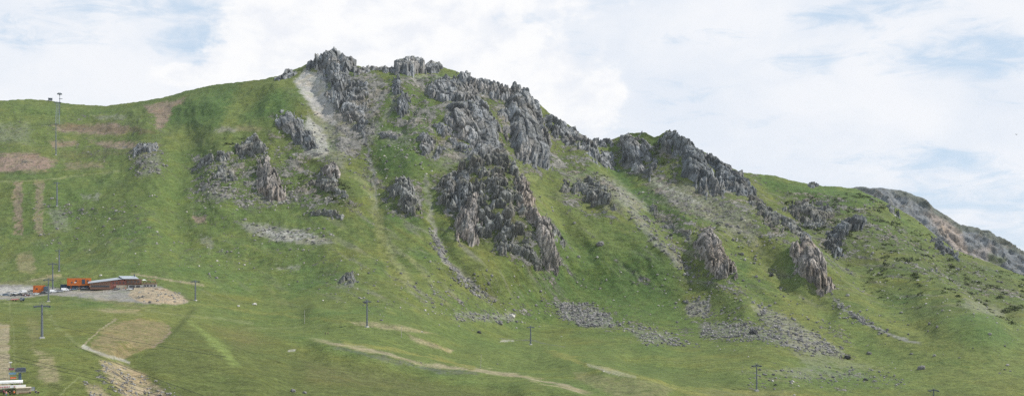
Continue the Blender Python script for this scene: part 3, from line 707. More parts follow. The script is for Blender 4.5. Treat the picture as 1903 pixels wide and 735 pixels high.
crag('rock_crag', 'small rounded rock knob sitting on the eastern skyline', [(1504,344),(1507,337),(1516,337),(1520,344),(1512,349)], 2, 3, (4,5), 0, 0, 'dark', .7, 3, 1, G1, seed=42)
crag('rock_crag', 'low cluster of grey rocks high on the western slope', [(246,290),(262,280),(296,282),(300,292),(276,298),(250,300)], 1.2, 5, (6,6), 0, .35, 'grey', .5, 5, 1, G2, seed=43)
crag('rock_crag', 'row of low rocks in the grass west of the mossy knoll', [(356,304),(384,296),(436,298),(438,310),(400,308),(362,312)], 1.0, 5, (6,6), 0, .4, 'mossy', .5, 5, 1, G2, seed=44)
crag('rock_crag', 'rocky bump in the grass beside the pinkish ribbed crag', [(400,330),(416,314),(440,318),(448,350),(420,352),(400,346)], 1.6, 5, (7,8), .1, .45, 'mossy', .5, 6, 1, G2, seed=45)
crag('rock_crag', 'dark scrubby rock bank at the edge of the eastern slope', [(1640,392),(1652,384),(1670,396),(1668,408),(1650,404)], 2.5, 4, (6,7), 0, .3, 'dark', .5, 5, 1, G2, seed=46)
crag('rock_crag', 'dark stony edge where the eastern slope meets the far ridge', [(1720,432),(1740,440),(1772,468),(1786,486),(1766,482),(1740,466)], 2.5, 5, (6,10), .2, .35, 'dark', .5, 5, 1, G2, seed=47)

crag('rock_crag', 'stony rib with turf between the broad cliff and the big mossy crag', [(858,282),(905,300),(940,312),(948,290),(925,282),(890,268)], 1.5, 7, (8,12), .2, .3, 'grey', .45, 6, 1, G2, seed=48)
crag('rock_crag', 'long slanting stony rib on the grass between the two-lobed crag and the pale fin', [(1196,372),(1212,366),(1240,392),(1282,424),(1296,444),(1278,446),(1240,418),(1208,392)], .2, 3, (5,8), .4, .62, 'mossy', .45, 5, 1, G2, seed=49)
crag('rock_crag', 'rubbly grey shoulder filling the saddle west of the western rocky top', [(1100,292),(1118,276),(1146,272),(1156,296),(1150,310),(1128,318)], .4, 4.5, (7,10), .2, .55, 'grey', .45, 6, 1, G2, seed=50)
crag('rock_crag', 'small scattered outcrops on the grass west of the dark heathery crag', [(566,400),(600,396),(640,402),(636,412),(600,410),(570,408)], .3, 4, (5,6), .2, .5, 'mossy', .45, 4, 1, G2, seed=51)
crag('rock_crag', 'rubble bank on the lower slope north of the sandy track', [(628,516),(642,508),(660,514),(664,530),(645,534),(628,530)], .6, 4, (4,5), .1, .45, 'mossy', .45, 4, 1, G2, seed=52)
crag('rock_crag', 'steep broken flank between the pointed top and the slanting slabs', [(1258,300),(1276,280),(1300,282),(1312,300),(1300,316),(1276,318)], 3, 7, (8,18), .3, .15, 'dark', .5, 6, 1, G1, seed=53)

# ------------------------------------------------------------------ far ridge behind the eastern slope
def far_ridge():
    sk = [(1480,356),(1560,354),(1600,350),(1650,352),(1670,356),(1690,362),(1720,376),(1735,390),(1755,402),(1785,420),(1800,422),(1815,424),(1822,430),(1832,430),(1850,442),(1880,458),(1903,469),(2000,510),(2150,560),(2300,600)]
    sx, sy = np.array(sk, float).T
    x = np.arange(1480, 2300, 1.5); T = np.r_[np.linspace(0, 1, 150), 1.02, 1.06, 1.12, 1.3]
    yy = np.interp(x, sx, sy) + .8 * perlin(x * .13, x * 0, 5)
    rows = []
    for t in T:
        tt = min(t, 1)
        y = 640 + (yy - 640) * tt
        D = 1500 + 480 * tt + 900 * max(t - 1, 0)
        Z = (YH - y) / F * D - 300 * max(t - 1, 0)
        X = (x - CX) / F * D
        B = D + Z
        h = 13 * ridged(X / 55 + .3 * B / 55, B / 150, 4, 15) + 11 * facets(X / 26 + .4 * B / 26, B / 60, 16) + 5 * blocks(X / 10, B / 20, 17)[0]
        h = h * min(1, .25 + (1 - tt) * 12) if t <= 1 else h * 0
        rows.append(np.stack([X + .1 * h, D - .6 * h, Z + .75 * h], -1))
    P = np.stack(rows)
    px, py = proj(P); px = px.ravel(); py = py.ravel(); Pf = P.reshape(-1, 3)
    B = Pf[:, 1] + Pf[:, 2]; n = fbm(Pf[:, 0] / 30, B / 40, 4, 19)
    c = np.ones((len(px), 3)) * np.array((.150, .160, .170))
    def mix(col, a):
        nonlocal c
        c = c + (np.array(col) - c) * np.clip(a, 0, 1)[:, None]
    mix((.095, .105, .065), sstep(.05, .4, n) * .25)
    wx = px + 10 * n; wy = py + 7 * n
    mix((.33, .26, .21), .65 * sstep(-6, 6, poly_sd(wx, wy, [(1722,398),(1760,402),(1790,440),(1800,470),(1840,500),(1820,500),(1780,470),(1755,440),(1735,415)])))
    mix((.24, .21, .19), .7 * sstep(-6, 6, poly_sd(wx, wy, [(1800,470),(1850,450),(1845,480),(1860,500),(1830,520),(1800,500)])))
    mix((.30, .27, .22), .7 * sstep(-5, 5, poly_sd(wx, wy, [(1795,482),(1850,500),(1903,515),(1903,540),(1860,530),(1800,500)])))
    mix((.10, .12, .05), .9 * sstep(-5, 5, poly_sd(wx, wy, [(1835,470),(1870,480),(1860,492),(1836,488)])))
    mix((.075, .085, .06), .6 * sstep(14, 3, wy - np.interp(px, sx, sy)) * sstep(1640, 1600, px) + .75 * sstep(12, 4, wy - np.interp(px, sx, sy)) * sstep(1640, 1680, px))
    rk = .30 + .25 * n
    c *= (.80 + .45 * ridged(Pf[:, 0] / 16 + .3 * B / 16, B / 70, 3, 23))[:, None]
    o = grid_mesh('far_mountain', P, None, M_GROUND, {'tint': c.astype(np.float32), 'stony': rk.astype(np.float32)})
    tag(o, 'hazy eroded ridge behind the eastern slope', kind='structure')
far_ridge()

# the valley floor far below everything, out past the last ridge
g = raw_mesh('ground', np.array([(-1800, 60, -122), (2600, 60, -122), (2600, 3300, -122), (-1800, 3300, -122)], float), np.array([[0, 1, 2, 3]]), M_GROUND,
             {'tint': np.tile(np.array([GR['mid']], np.float32), (4, 1)), 'stony': np.full(4, .04, np.float32)})
tag(g, 'green valley floor', kind='structure')

# ------------------------------------------------------------------ loose stones
def stone_template(seed, n=0):
    r = np.random.RandomState(seed)
    t = (1 + 5 ** .5) / 2
    v = np.array([(-1,t,0),(1,t,0),(-1,-t,0),(1,-t,0),(0,-1,t),(0,1,t),(0,-1,-t),(0,1,-t),(t,0,-1),(t,0,1),(-t,0,-1),(-t,0,1)], float) / 1.9
    f = np.array([(0,11,5),(0,5,1),(0,1,7),(0,7,10),(0,10,11),(1,5,9),(5,11,4),(11,10,2),(10,7,6),(7,1,8),(3,9,4),(3,4,2),(3,2,6),(3,6,8),(3,8,9),(4,9,5),(2,4,11),(6,2,10),(8,6,7),(9,8,1)])
    v = np.clip(v * (1 + .35 * (r.rand(12, 1) - .5)) + .22 * (r.rand(12, 3) - .5), -.72, .72)
    return v, f

def make_stone_material(name, lo, hi):
    m, t, b = mat_new(name)
    co = t.n('ShaderNodeTexCoord').outputs['Object']
    oi = t.n('ShaderNodeNewGeometry').outputs['Random Per Island']
    c = t.mix(oi, lo, hi)
    c = t.mix(t.ramp(t.noise(co, 1.2, 4, .65), .35, .65, 0, .6), c, t.scale(c, .6))
    t.link(c, b.inputs['Base Color'])
    bp = t.n('ShaderNodeBump', i_Strength=.5, i_Distance=.3); t.link(t.noise(co, 2.5, 4, .6), bp.inputs['Height']); t.link(bp.outputs[0], b.inputs['Normal'])
    return m
M_STONE = make_stone_material('loose_stone', (.13, .125, .125), (.36, .345, .32))
M_PALE = make_stone_material('pale_stone', (.50, .47, .42), (.68, .66, .60))
M_PALE2 = make_stone_material('weathered_pale_stone', (.30, .285, .25), (.55, .52, .46))
M_DARK = make_stone_material('dark_stone', (.045, .045, .048), (.09, .09, .09))

def scatter(zones, seed, size, name, mat, label):
    r = np.random.RandomState(seed)
    xs, ys = [], []
    for pts, n in zones:
        x0, x1 = min(p[0] for p in pts), max(p[0] for p in pts); y0, y1 = min(p[1] for p in pts), max(p[1] for p in pts)
        k = 0
        n = int(n * 2.2)
        while k < n:
            a = r.uniform(x0, x1, 4 * n); b = r.uniform(y0, y1, 4 * n)
            sd = poly_sd(a, b, pts)
            ok = (sd > r.uniform(-6, 6, len(a))) & (fbm(a / 14, b / 7, 3, seed) + .25 * r.randn(len(a)) > -.02)
            a, b = a[ok][:n - k], b[ok][:n - k]
            xs.append(a); ys.append(b); k += len(a)
            if len(a) == 0: break
    x = np.concatenate(xs); y = np.concatenate(ys)
    ok = y > ysky(x) + 3; x, y = x[ok], y[ok]
    P, N = surf(x, y)
    n = len(x); tv, tf = zip(*[stone_template(s) for s in range(6)])
    near = np.clip(P[:, 1] / 900, .35, 1.15)
    sz = near * (size[0] + (size[1] - size[0]) * r.rand(n) ** 5)
    V = np.empty((n, 12, 3)); Fc = np.empty((n, 20, 3), int)
    ang = r.rand(n) * 6.28
    for i in range(n):
        v = tv[i % 6] * sz[i] * np.array([1.25, .85, .62 + .3 * (i % 3)])
        c, s = math.cos(ang[i]), math.sin(ang[i])
        v = v @ np.array([[c, s, 0], [-s, c, 0], [0, 0, 1]])
        V[i] = v + P[i] + np.array([0, 0, sz[i] * .18]); Fc[i] = tf[0] + 12 * i
    o = raw_mesh(name, V.reshape(-1, 3), Fc.reshape(-1, 3), mat, None, False)
    tag(o, label, kind='stuff'); return o
SZ = [([(1030,562),(1100,565),(1130,585),(1155,608),(1095,608),(1045,594)], 900), ([(1150,598),(1230,612),(1300,645),(1200,640)], 350),
      ([(1300,604),(1380,598),(1440,608),(1500,630),(1570,652),(1565,664),(1490,656),(1420,634),(1300,628)], 1100),
      ([(1390,560),(1450,580),(1520,620),(1560,650),(1500,640),(1420,600)], 400), ([(1270,560),(1320,555),(1322,592),(1278,590)], 180),
      ([(840,575),(960,580),(965,600),(850,600)], 160), ([(798,410),(820,440),(840,495),(900,540),(930,558),(900,552),(840,520),(806,460)], 600),
      ([(780,480),(1000,540),(1050,600),(800,590)], 110), ([(1545,545),(1575,570),(1650,615),(1640,622),(1560,585)], 180),
      ([(1180,340),(1320,380),(1460,470),(1400,500),(1280,450),(1200,400)], 330), ([(1100,330),(1180,370),(1280,470),(1300,540),(1200,440)], 350),
      ([(1370,680),(1650,684),(1700,720),(1380,712)], 260), ([(450,414),(620,430),(620,460),(470,445)], 130), ([(360,330),(560,350),(560,385),(380,380)], 350),
      ([(60,380),(300,350),(300,420),(60,460)], 70), ([(240,290),(310,290),(320,340),(250,340)], 160), ([(560,200),(700,180),(700,330),(620,330)], 260),
      ([(700,150),(800,150),(800,330),(700,330)], 160), ([(900,320),(1060,380),(1100,540),(1000,520)], 60), ([(1440,360),(1700,400),(1900,540),(1560,500)], 330),
      ([(600,480),(900,500),(980,600),(600,560)], 130), ([(300,440),(620,470),(600,540),(320,520)], 50), ([(1200,450),(1500,520),(1560,620),(1250,600)], 200), ([(1560,540),(1900,600),(1900,700),(1600,640)], 70)]
scatter(SZ, 3, (.22, 1.7), 'scree_stones', M_STONE, 'loose grey stones strewn over the slopes and scree')

scatter([([(178,666),(235,672),(300,705),(350,745),(225,745),(190,700)], 500), ([(255,540),(320,540),(346,558),(320,566),(262,560)], 90), ([(150,705),(180,708),(215,745),(170,745)], 60)], 9, (.12, 1.5), 'gully_stones', M_STONE, 'loose stones in the dry gully and on the rubble bank')

scatter([([(560,420),(1000,500),(1300,520),(1560,600),(1700,690),(1000,620),(700,600),(560,540)], 300), ([(60,360),(420,380),(600,480),(400,540),(60,470)], 120), ([(1100,340),(1500,420),(1700,520),(1500,560),(1200,460)], 250),
         ([(640,230),(800,160),(820,320),(700,400)], 220), ([(1600,400),(1900,540),(1900,640),(1600,540)], 220), ([(340,280),(560,300),(660,400),(380,400)], 200)], 21, (.2, 1.25), 'pale_stones', M_PALE2, 'pale stones and flakes of rock sprinkled through the turf')

# ------------------------------------------------------------------ heath and juniper
def scrub(zones, seed, name, label):
    r = np.random.RandomState(seed)
    xs, ys = [], []
    for pts, n in zones:
        x0, x1 = min(p[0] for p in pts), max(p[0] for p in pts); y0, y1 = min(p[1] for p in pts), max(p[1] for p in pts)
        a = r.uniform(x0, x1, 8 * n); b = r.uniform(y0, y1, 8 * n)
        ok = (poly_sd(a, b, pts) > r.uniform(-8, 8, len(a))) & (fbm(a / 22, b / 12, 3, seed) + .07 * r.randn(len(a)) > .16)
        xs.append(a[ok][:n]); ys.append(b[ok][:n])
    x = np.concatenate(xs); y = np.concatenate(ys); ok = y > ysky(x) + 2; x, y = x[ok], y[ok]
    P, N = surf(x, y); n = len(x); K = 26
    sz = .45 + 1.9 * r.rand(n) ** 2.5
    u = r.randn(n, K, 3); u[..., 2] = np.abs(u[..., 2]); u /= np.linalg.norm(u, axis=2)[..., None]
    c = P[:, None] + u * (sz[:, None, None] * np.array([1.25, 1.0, .62])) * (.55 + .5 * r.rand(n, K, 1))
    a = r.randn(n, K, 3); b = r.randn(n, K, 3); s = (.16 + .2 * r.rand(n, K, 1)) * sz[:, None, None]
    V = np.stack([c - a * s * .6, c + a * s * .6, c + b * s], 2)
    o = raw_mesh(name, V.reshape(-1, 3), np.arange(n * K * 3).reshape(-1, 3), M_SCRUB, None, False)
    tag(o, label, kind='stuff')
m, t, b = mat_new('scrub_leaf'); M_SCRUB = m
gi = t.n('ShaderNodeNewGeometry').outputs['Random Per Island']; co = t.n('ShaderNodeTexCoord').outputs['Object']
t.link(t.mix(gi, t.mix(t.ramp(t.noise(co, .03, 2), .4, .6), (.028, .042, .018), (.05, .06, .026)), (.075, .095, .035)), b.inputs['Base Color'])
scrub([([(1450,355),(1560,372),(1600,440),(1560,480),(1500,440),(1460,400)], 700), ([(1560,360),(1660,380),(1760,450),(1780,520),(1700,540),(1600,470)], 800),
       ([(1740,450),(1903,520),(1903,610),(1800,560)], 700), ([(1560,470),(1760,520),(1800,590),(1620,540)], 350), ([(550,330),(640,330),(670,395),(600,380)], 260),
       ([(820,300),(960,310),(1000,470),(900,460),(840,400)], 420), ([(1150,250),(1230,260),(1240,320),(1180,310)], 160), ([(640,150),(700,150),(700,240),(640,230)], 160),
       ([(1280,420),(1340,430),(1340,470),(1290,470)], 50), ([(1050,330),(1130,330),(1150,400),(1080,370)], 140), ([(420,260),(500,260),(540,360),(440,360)], 160),
       ([(1380,380),(1480,420),(1520,480),(1420,440)], 160), ([(760,140),(900,160),(1000,210),(900,210)], 150)], 11, 'low_scrub', 'dark low heath and juniper scrub dotted over the upper slopes')
# ------------------------------------------------------------------ built things
def paint_mat(name, col, rough=.5, metal=0.0, var=.12, spec=.4):
    m, t, b = mat_new(name)
    co = t.n('ShaderNodeTexCoord').outputs['Object']
    n = t.noise(co, 1.7, 5, .65)
    t.link(t.mix(t.ramp(n, .3, .7), tuple(c * (1 - var) for c in col), tuple(min(1, c * (1 + var)) for c in col)), b.inputs['Base Color'])
    b.inputs['Roughness'].default_value = rough; b.inputs['Metallic'].default_value = metal; b.inputs['Specular IOR Level'].default_value = spec
    return m
K = {n: paint_mat(n, *a) for n, a in {
 'galvanised_steel': ((.17, .19, .21), .5, .3), 'dark_steel': ((.085, .10, .125), .5, .3), 'pale_green_steel': ((.30, .36, .34), .6, .1), 'cable_steel': ((.035, .037, .04), .6, .2),
 'orange_paint': ((.66, .19, .035), .6), 'dark_orange_paint': ((.50, .12, .02), .5), 'navy_paint': ((.035, .07, .11), .5), 'glass_dark': ((.02, .025, .03), .1, 0, .05, .8),
 'sheet_roof': ((.36, .385, .41), .4, .2), 'red_timber': ((.26, .10, .075), .8, 0, .3), 'brown_timber': ((.22, .13, .09), .8, 0, .3), 'white_render': ((.66, .65, .62), .8),
 'beige_wall': ((.46, .40, .30), .85), 'white_canvas': ((.80, .80, .78), .7), 'tan_canvas': ((.42, .35, .25), .85), 'red_paint': ((.50, .05, .04), .45), 'blue_paint': ((.14, .27, .38), .45),
 'rubber': ((.02, .02, .02), .9), 'car_white': ((.78, .79, .80), .3), 'car_silver': ((.42, .44, .47), .3, .3), 'car_black': ((.025, .028, .035), .25), 'car_blue': ((.10, .16, .24), .3),
 'car_maroon': ((.10, .02, .025), .3), 'car_grey': ((.14, .15, .16), .3), 'skin': ((.50, .30, .22), .7), 'hair_dark': ((.04, .028, .02), .9), 'cloth_black': ((.02, .02, .025), .9),
 'cloth_maroon': ((.20, .03, .06), .9), 'cloth_orange': ((.62, .16, .05), .9), 'cloth_navy': ((.03, .04, .10), .9), 'cloth_white': ((.75, .74, .72), .9), 'cloth_pink': ((.60, .28, .28), .9), 'cloth_blue': ((.10, .17, .33), .9),
 'wood_pole': ((.42, .40, .35), .85), 'concrete': ((.42, .41, .38), .9), 'feather': ((.05, .045, .04), .9), 'lamp_red': ((.35, .02, .02), .3)}.items()}

class MB:
    def __init__(s): s.v = []; s.f = []
    def add(s, vs, fs):
        b = len(s.v); s.v += [tuple(v) for v in vs]; s.f += [tuple(b + i for i in f) for f in fs]; return s
    def box(s, c, d, rz=0, tilt=0, top=1.0):
        x, y, z = (q / 2 for q in d); co, si = math.cos(rz), math.sin(rz); ct, st = math.cos(tilt), math.sin(tilt)
        vs = []
        for k in (-1, 1):
            for a, b in ((-1, -1), (1, -1), (1, 1), (-1, 1)):
                f = top if k > 0 else 1
                px, py, pz = a * x * f, b * y * f, k * z
                px, pz = px * ct - pz * st, px * st + pz * ct
                vs.append((c[0] + px * co - py * si, c[1] + px * si + py * co, c[2] + pz))
        return s.add(vs, [(3, 2, 1, 0), (4, 5, 6, 7), (0, 1, 5, 4), (1, 2, 6, 5), (2, 3, 7, 6), (3, 0, 4, 7)])
    def tube(s, a, b, r0, r1=None, n=10):
        r1 = r0 if r1 is None else r1; a = Vector(a); b = Vector(b); d = (b - a).normalized()
        u = d.orthogonal().normalized(); w = d.cross(u)
        vs = [a + (u * math.cos(6.2832 * i / n) + w * math.sin(6.2832 * i / n)) * r0 for i in range(n)] + \
             [b + (u * math.cos(6.2832 * i / n) + w * math.sin(6.2832 * i / n)) * r1 for i in range(n)]
        return s.add(vs, [(i, (i + 1) % n, n + (i + 1) % n, n + i) for i in range(n)] + [tuple(range(n - 1, -1, -1)), tuple(range(n, 2 * n))])
    def prism(s, prof, y0, y1):
        """profile in x,z pulled along y"""
        n = len(prof)
        return s.add([(x, y0, z) for x, z in prof] + [(x, y1, z) for x, z in prof],
                     [(i, (i + 1) % n, n + (i + 1) % n, n + i) for i in range(n)] + [tuple(range(n - 1, -1, -1)), tuple(range(n, 2 * n))])
    def ball(s, c, r, n=10, m=7):
        r = (r, r, r) if not isinstance(r, tuple) else r
        vs = [(c[0], c[1], c[2] - r[2])]
        for j in range(1, m):
            t = -math.pi / 2 + math.pi * j / m
            vs += [(c[0] + r[0] * math.cos(t) * math.cos(6.2832 * i / n), c[1] + r[1] * math.cos(t) * math.sin(6.2832 * i / n), c[2] + r[2] * math.sin(t)) for i in range(n)]
        vs.append((c[0], c[1], c[2] + r[2])); L = len(vs) - 1
        fs = [(0, 1 + (i + 1) % n, 1 + i) for i in range(n)] + [(L, L - n + i, L - n + (i + 1) % n) for i in range(n)]
        for j in range(m - 2):
            fs += [(1 + j * n + i, 1 + j * n + (i + 1) % n, 1 + (j + 1) * n + (i + 1) % n, 1 + (j + 1) * n + i) for i in range(n)]
        return s.add(vs, fs)
    def build(s, name, mat, parent=None, bevel=0, smooth=False):
        me = bpy.data.meshes.new(name); me.from_pydata(s.v, [], s.f); me.materials.append(K[mat] if isinstance(mat, str) else mat)
        if smooth: me.polygons.foreach_set('use_smooth', [True] * len(me.polygons))
        me.update(); o = bpy.data.objects.new(name, me); COL.objects.link(o)
        if parent: o.parent = parent
        if bevel:
            md = o.modifiers.new('bevel', 'BEVEL'); md.width = bevel; md.segments = 2; md.limit_method = 'ANGLE'
        return o

def empty(name, loc, rz=0, label=None, cat=None, group=None, sc=1.0):
    o = bpy.data.objects.new(name, None); COL.objects.link(o); o.location = loc; o.rotation_euler = (0, 0, rz); o.scale = (sc, sc, sc)
    return tag(o, label, cat, group)
def dup(root, loc, rz, label, sc=None, mats=None):
    r = root.copy(); COL.objects.link(r); r.location = loc; r.rotation_euler = (0, 0, rz)
    if sc: r.scale = (sc, sc, sc)
    r['label'] = label
    def rec(a, b):
        for ch in list(a.children):
            c = ch.copy(); COL.objects.link(c); c.parent = b
            if mats and ch.data and ch.name.split('.')[0] in mats:
                c.data = ch.data.copy(); c.data.materials.clear(); c.data.materials.append(K[mats[ch.name.split('.')[0]]])
            rec(ch, c)
    rec(root, r)
    return r
def at(x, y, sink=0.0):
    P = ground(x, y)[0][0]; return (float(P[0]), float(P[1]), float(P[2]) - sink), -math.atan2(float(P[0]), float(P[1]))
def yaw(p): return -math.atan2(p[0], p[1])

# --- chairlift towers
def lift_tower(x, y, ytop, label, heading, head=1.0, mast=.42, first=None):
    p, rz = at(x, y, .4)
    hgt = (y - ytop) * p[1] / F + .4; mast = mast * 1.35
    r = empty('lift_tower', p, rz + heading, label, 'lift tower', 'chairlift towers')
    MB().tube((0, 0, 0), (0, 0, hgt), mast, mast * .62, 14).build('mast', 'galvanised_steel', r, smooth=False)
    MB().box((0, 0, .35), (1.9, 1.9, 1.3)).build('footing', 'concrete', r, .08)
    w = 3.0 * head
    MB().box((0, 0, hgt - .55), (2 * w, .42, .5)).box((0, 0, hgt - .1), (.9, .6, .7)).build('crossarm', 'dark_steel', r, .05)
    for sx in (-1, 1):
        m = MB().box((sx * w, 0, hgt - .85), (.16, 3.4, .22)).box((sx * (w - .5), 0, hgt - .95), (.6, 3.2, .08))
        for k in range(6): m.tube((sx * w - .14, -1.45 + .58 * k, hgt - .62), (sx * w + .14, -1.45 + .58 * k, hgt - .62), .25, .25, 10)
        m.build('sheave_train', 'dark_steel', r)
        m = MB()
        for k in (-1.5, 0, 1.5): m.tube((sx * (w - .8), k, hgt - .95), (sx * (w - .8), k, hgt + .15), .035, .035, 5)
        m.tube((sx * (w - .8), -1.5, hgt + .15), (sx * (w - .8), 1.5, hgt + .15), .035, .035, 5); m.build('railing', 'galvanised_steel', r)
    m = MB().tube((.1 - w * .55, 0, hgt - .4), (-w * .25, 0, hgt + .9), .07).tube((w * .55, 0, hgt - .4), (w * .25, 0, hgt + .9), .07).tube((-w * .25, 0, hgt + .9), (w * .25, 0, hgt + .9), .07)
    m.build('lifting_frame', 'galvanised_steel', r)
    m = MB(); n = int(hgt / .5)
    for sx in (-.2, .2): m.tube((sx, -mast - .12, .8), (sx, -mast * .62 - .12, hgt - .8), .025, .025, 4)
    for k in range(2, n - 1): m.tube((-.2, -mast - .12 + .38 * mast * k / n, k * .5), (.2, -mast - .12 + .38 * mast * k / n, k * .5), .02, .02, 4)
    m.build('ladder', 'galvanised_steel', r)
    return r
TOW = [(78,628,566,'steel lift tower on the meadow below the car park, nearest of the chairlift line',.18,1.0,.42),
 (90,560,518,'steel lift tower rising in front of the parked cars, foot on the grass bank',.18,.95,.40),
 (98,540,489,'tall lift tower standing right behind the small orange container',.15,.95,.42),
 (110,504,464,'lift tower above the orange containers, at the end of the dirt track',.1,.95,.5),
 (106,383,339,'lift tower halfway up the western slope between two bare strips',.1,1.0,.62),
 (104,288,230,'thin lift tower among the pinkish burnt bands of the upper slope',.1,.6,.5),
 (363,558,521,'T-shaped lift tower beside the rubble bank east of the restaurant',.9,.95,.42),
 (682,607,558,'T-shaped lift tower above the sandy track in the middle meadow',.7,.62,.42),
 (986,640,606,'T-shaped lift tower in the hollow west of the big boulder field',.6,.75,.42),
 (1406,725,677,'T-shaped lift tower in the eastern meadow under the boulder field',.5,.75,.34),
 (1735,748,723,'lift tower head showing over the bottom edge of the eastern meadow',.4,.8,.34)]
for a in TOW: lift_tower(*a)

# --- lattice tower with its gantry, on the western skyline
def lattice():
    p, rz = at(107, 231, .5); r = empty('lattice_tower', p, rz, 'pale green lattice tower with a wide head beam near the western skyline', 'lift tower')
    k = p[1] / F; h = 41 * k
    m = MB()
    for sx in (-1, 1):
        for sy in (-1, 1): m.tube((sx * 2.6, sy * 1.6, 0), (sx * 1.3, sy * 1.0, h), .28, .22, 6)
    m.build('leg_frame', 'pale_green_steel', r)
    m = MB(); n = 7
    for i in range(n):
        z0, z1 = h * i / n, h * (i + 1) / n; a, b = 2.6 - 1.3 * i / n, 2.6 - 1.3 * (i + 1) / n
        for sy in (-1.3, 1.3): m.tube((-a, sy, z0), (b, sy, z1), .12, .12, 4); m.tube((a, sy, z0), (-b, sy, z1), .12, .12, 4); m.tube((-b, sy, z1), (b, sy, z1), .12, .12, 4)
    m.build('bracing', 'pale_green_steel', r)
    MB().box((0, 0, h + .3), (8.5, 2.6, .8)).build('head_beam', 'dark_steel', r, .05)
    for s in (-1, 1): MB().tube((s * 3.6, 0, h), (s * 1.3, 0, h - 3.6), .2).build('strut', 'pale_green_steel', r)
    p, rz = at(111, 214, .5); r = empty('antenna_mast', p, rz, 'tall thin mast with a flat top box rising over the western skyline', 'mast'); h = 40 * p[1] / F
    MB().tube((0, 0, 0), (0, 0, h), .45, .30, 10).build('mast', 'dark_steel', r)
    MB().box((-.2, 0, h), (6.2, 2.4, 1.5)).box((-.2, 0, h + 1.1), (4.0, 1.8, .7)).build('top_box', 'galvanised_steel', r, .1)
    MB().box((1.3, 0, h - 6.2), (4.2, .8, .6)).build('side_arm', 'dark_steel', r, .05)
    MB().box((0, 0, h - 1.2), (1.6, 1.4, .8)).build('collar', 'dark_steel', r)
    p, rz = at(93.5, 188, .3); r = empty('signal_hut', p, rz, 'small dark box hut on short posts at the western skyline', 'hut')
    MB().box((0, 0, 2.9), (5.4, 3, 2.4)).build('cabin', 'dark_steel', r, .08)
    MB().box((0, 0, 4.4), (5.9, 3.4, .35)).build('roof', 'galvanised_steel', r, .05)
    for s in (-1, 1): MB().tube((s * 1.8, 0, 0), (s * 1.8, 0, 1.8), .18).build('post', 'dark_steel', r)
lattice()

# --- cables across the lower left corner
def cable(name, p0, p1, sag, rad, label):
    """a hanging rope between two points given by column, row and distance"""
    A = Vector(((p0[0] - CX) / F * p0[2], p0[2], (YH - p0[1]) / F * p0[2])); B_ = Vector(((p1[0] - CX) / F * p1[2], p1[2], (YH - p1[1]) / F * p1[2]))
    m = MB(); n = 40; pts = []
    for i in range(n + 1):
        t_ = i / n; q = A.lerp(B_, t_); q.z -= 4 * sag * t_ * (1 - t_); pts.append(q)
    k = 6
    for i, q in enumerate(pts):
        d_ = (pts[min(i + 1, n)] - pts[max(i - 1, 0)]).normalized(); u_ = d_.orthogonal().normalized(); w_ = d_.cross(u_)
        m.v += [tuple(q + (u_ * math.cos(6.2832 * j / k) + w_ * math.sin(6.2832 * j / k)) * rad) for j in range(k)]
    for i in range(n): m.f += [(i * k + j, i * k + (j + 1) % k, (i + 1) * k + (j + 1) % k, (i + 1) * k + j) for j in range(k)]
    m.f += [tuple(range(k)), tuple(range(n * k + k - 1, n * k - 1, -1))]
    o = m.build(name, 'cable_steel'); tag(o, label, 'cable', 'cables over the lower meadow')
cable('lift_cable', (-260,602,300), (470,772,268), -1.0, .045, 'upper dark steel cable of the close pair over the lower meadow')
cable('lift_cable', (-260,607,292), (470,781,262), -1.0, .045, 'lower dark steel cable of the close pair over the lower meadow')
cable('lift_cable', (98,603,430), (420,662,330), .6, .05, 'single thin strand standing in for a cable shadow above the round bare patch')  # dark line taken for a cable's shadow, built as a hanging strand
cable('lift_cable', (140,642,330), (420,748,280), .6, .06, 'single strand standing in for a cable shadow sloping past the stony gully')  # strand hung along another dark line taken for cable shadow

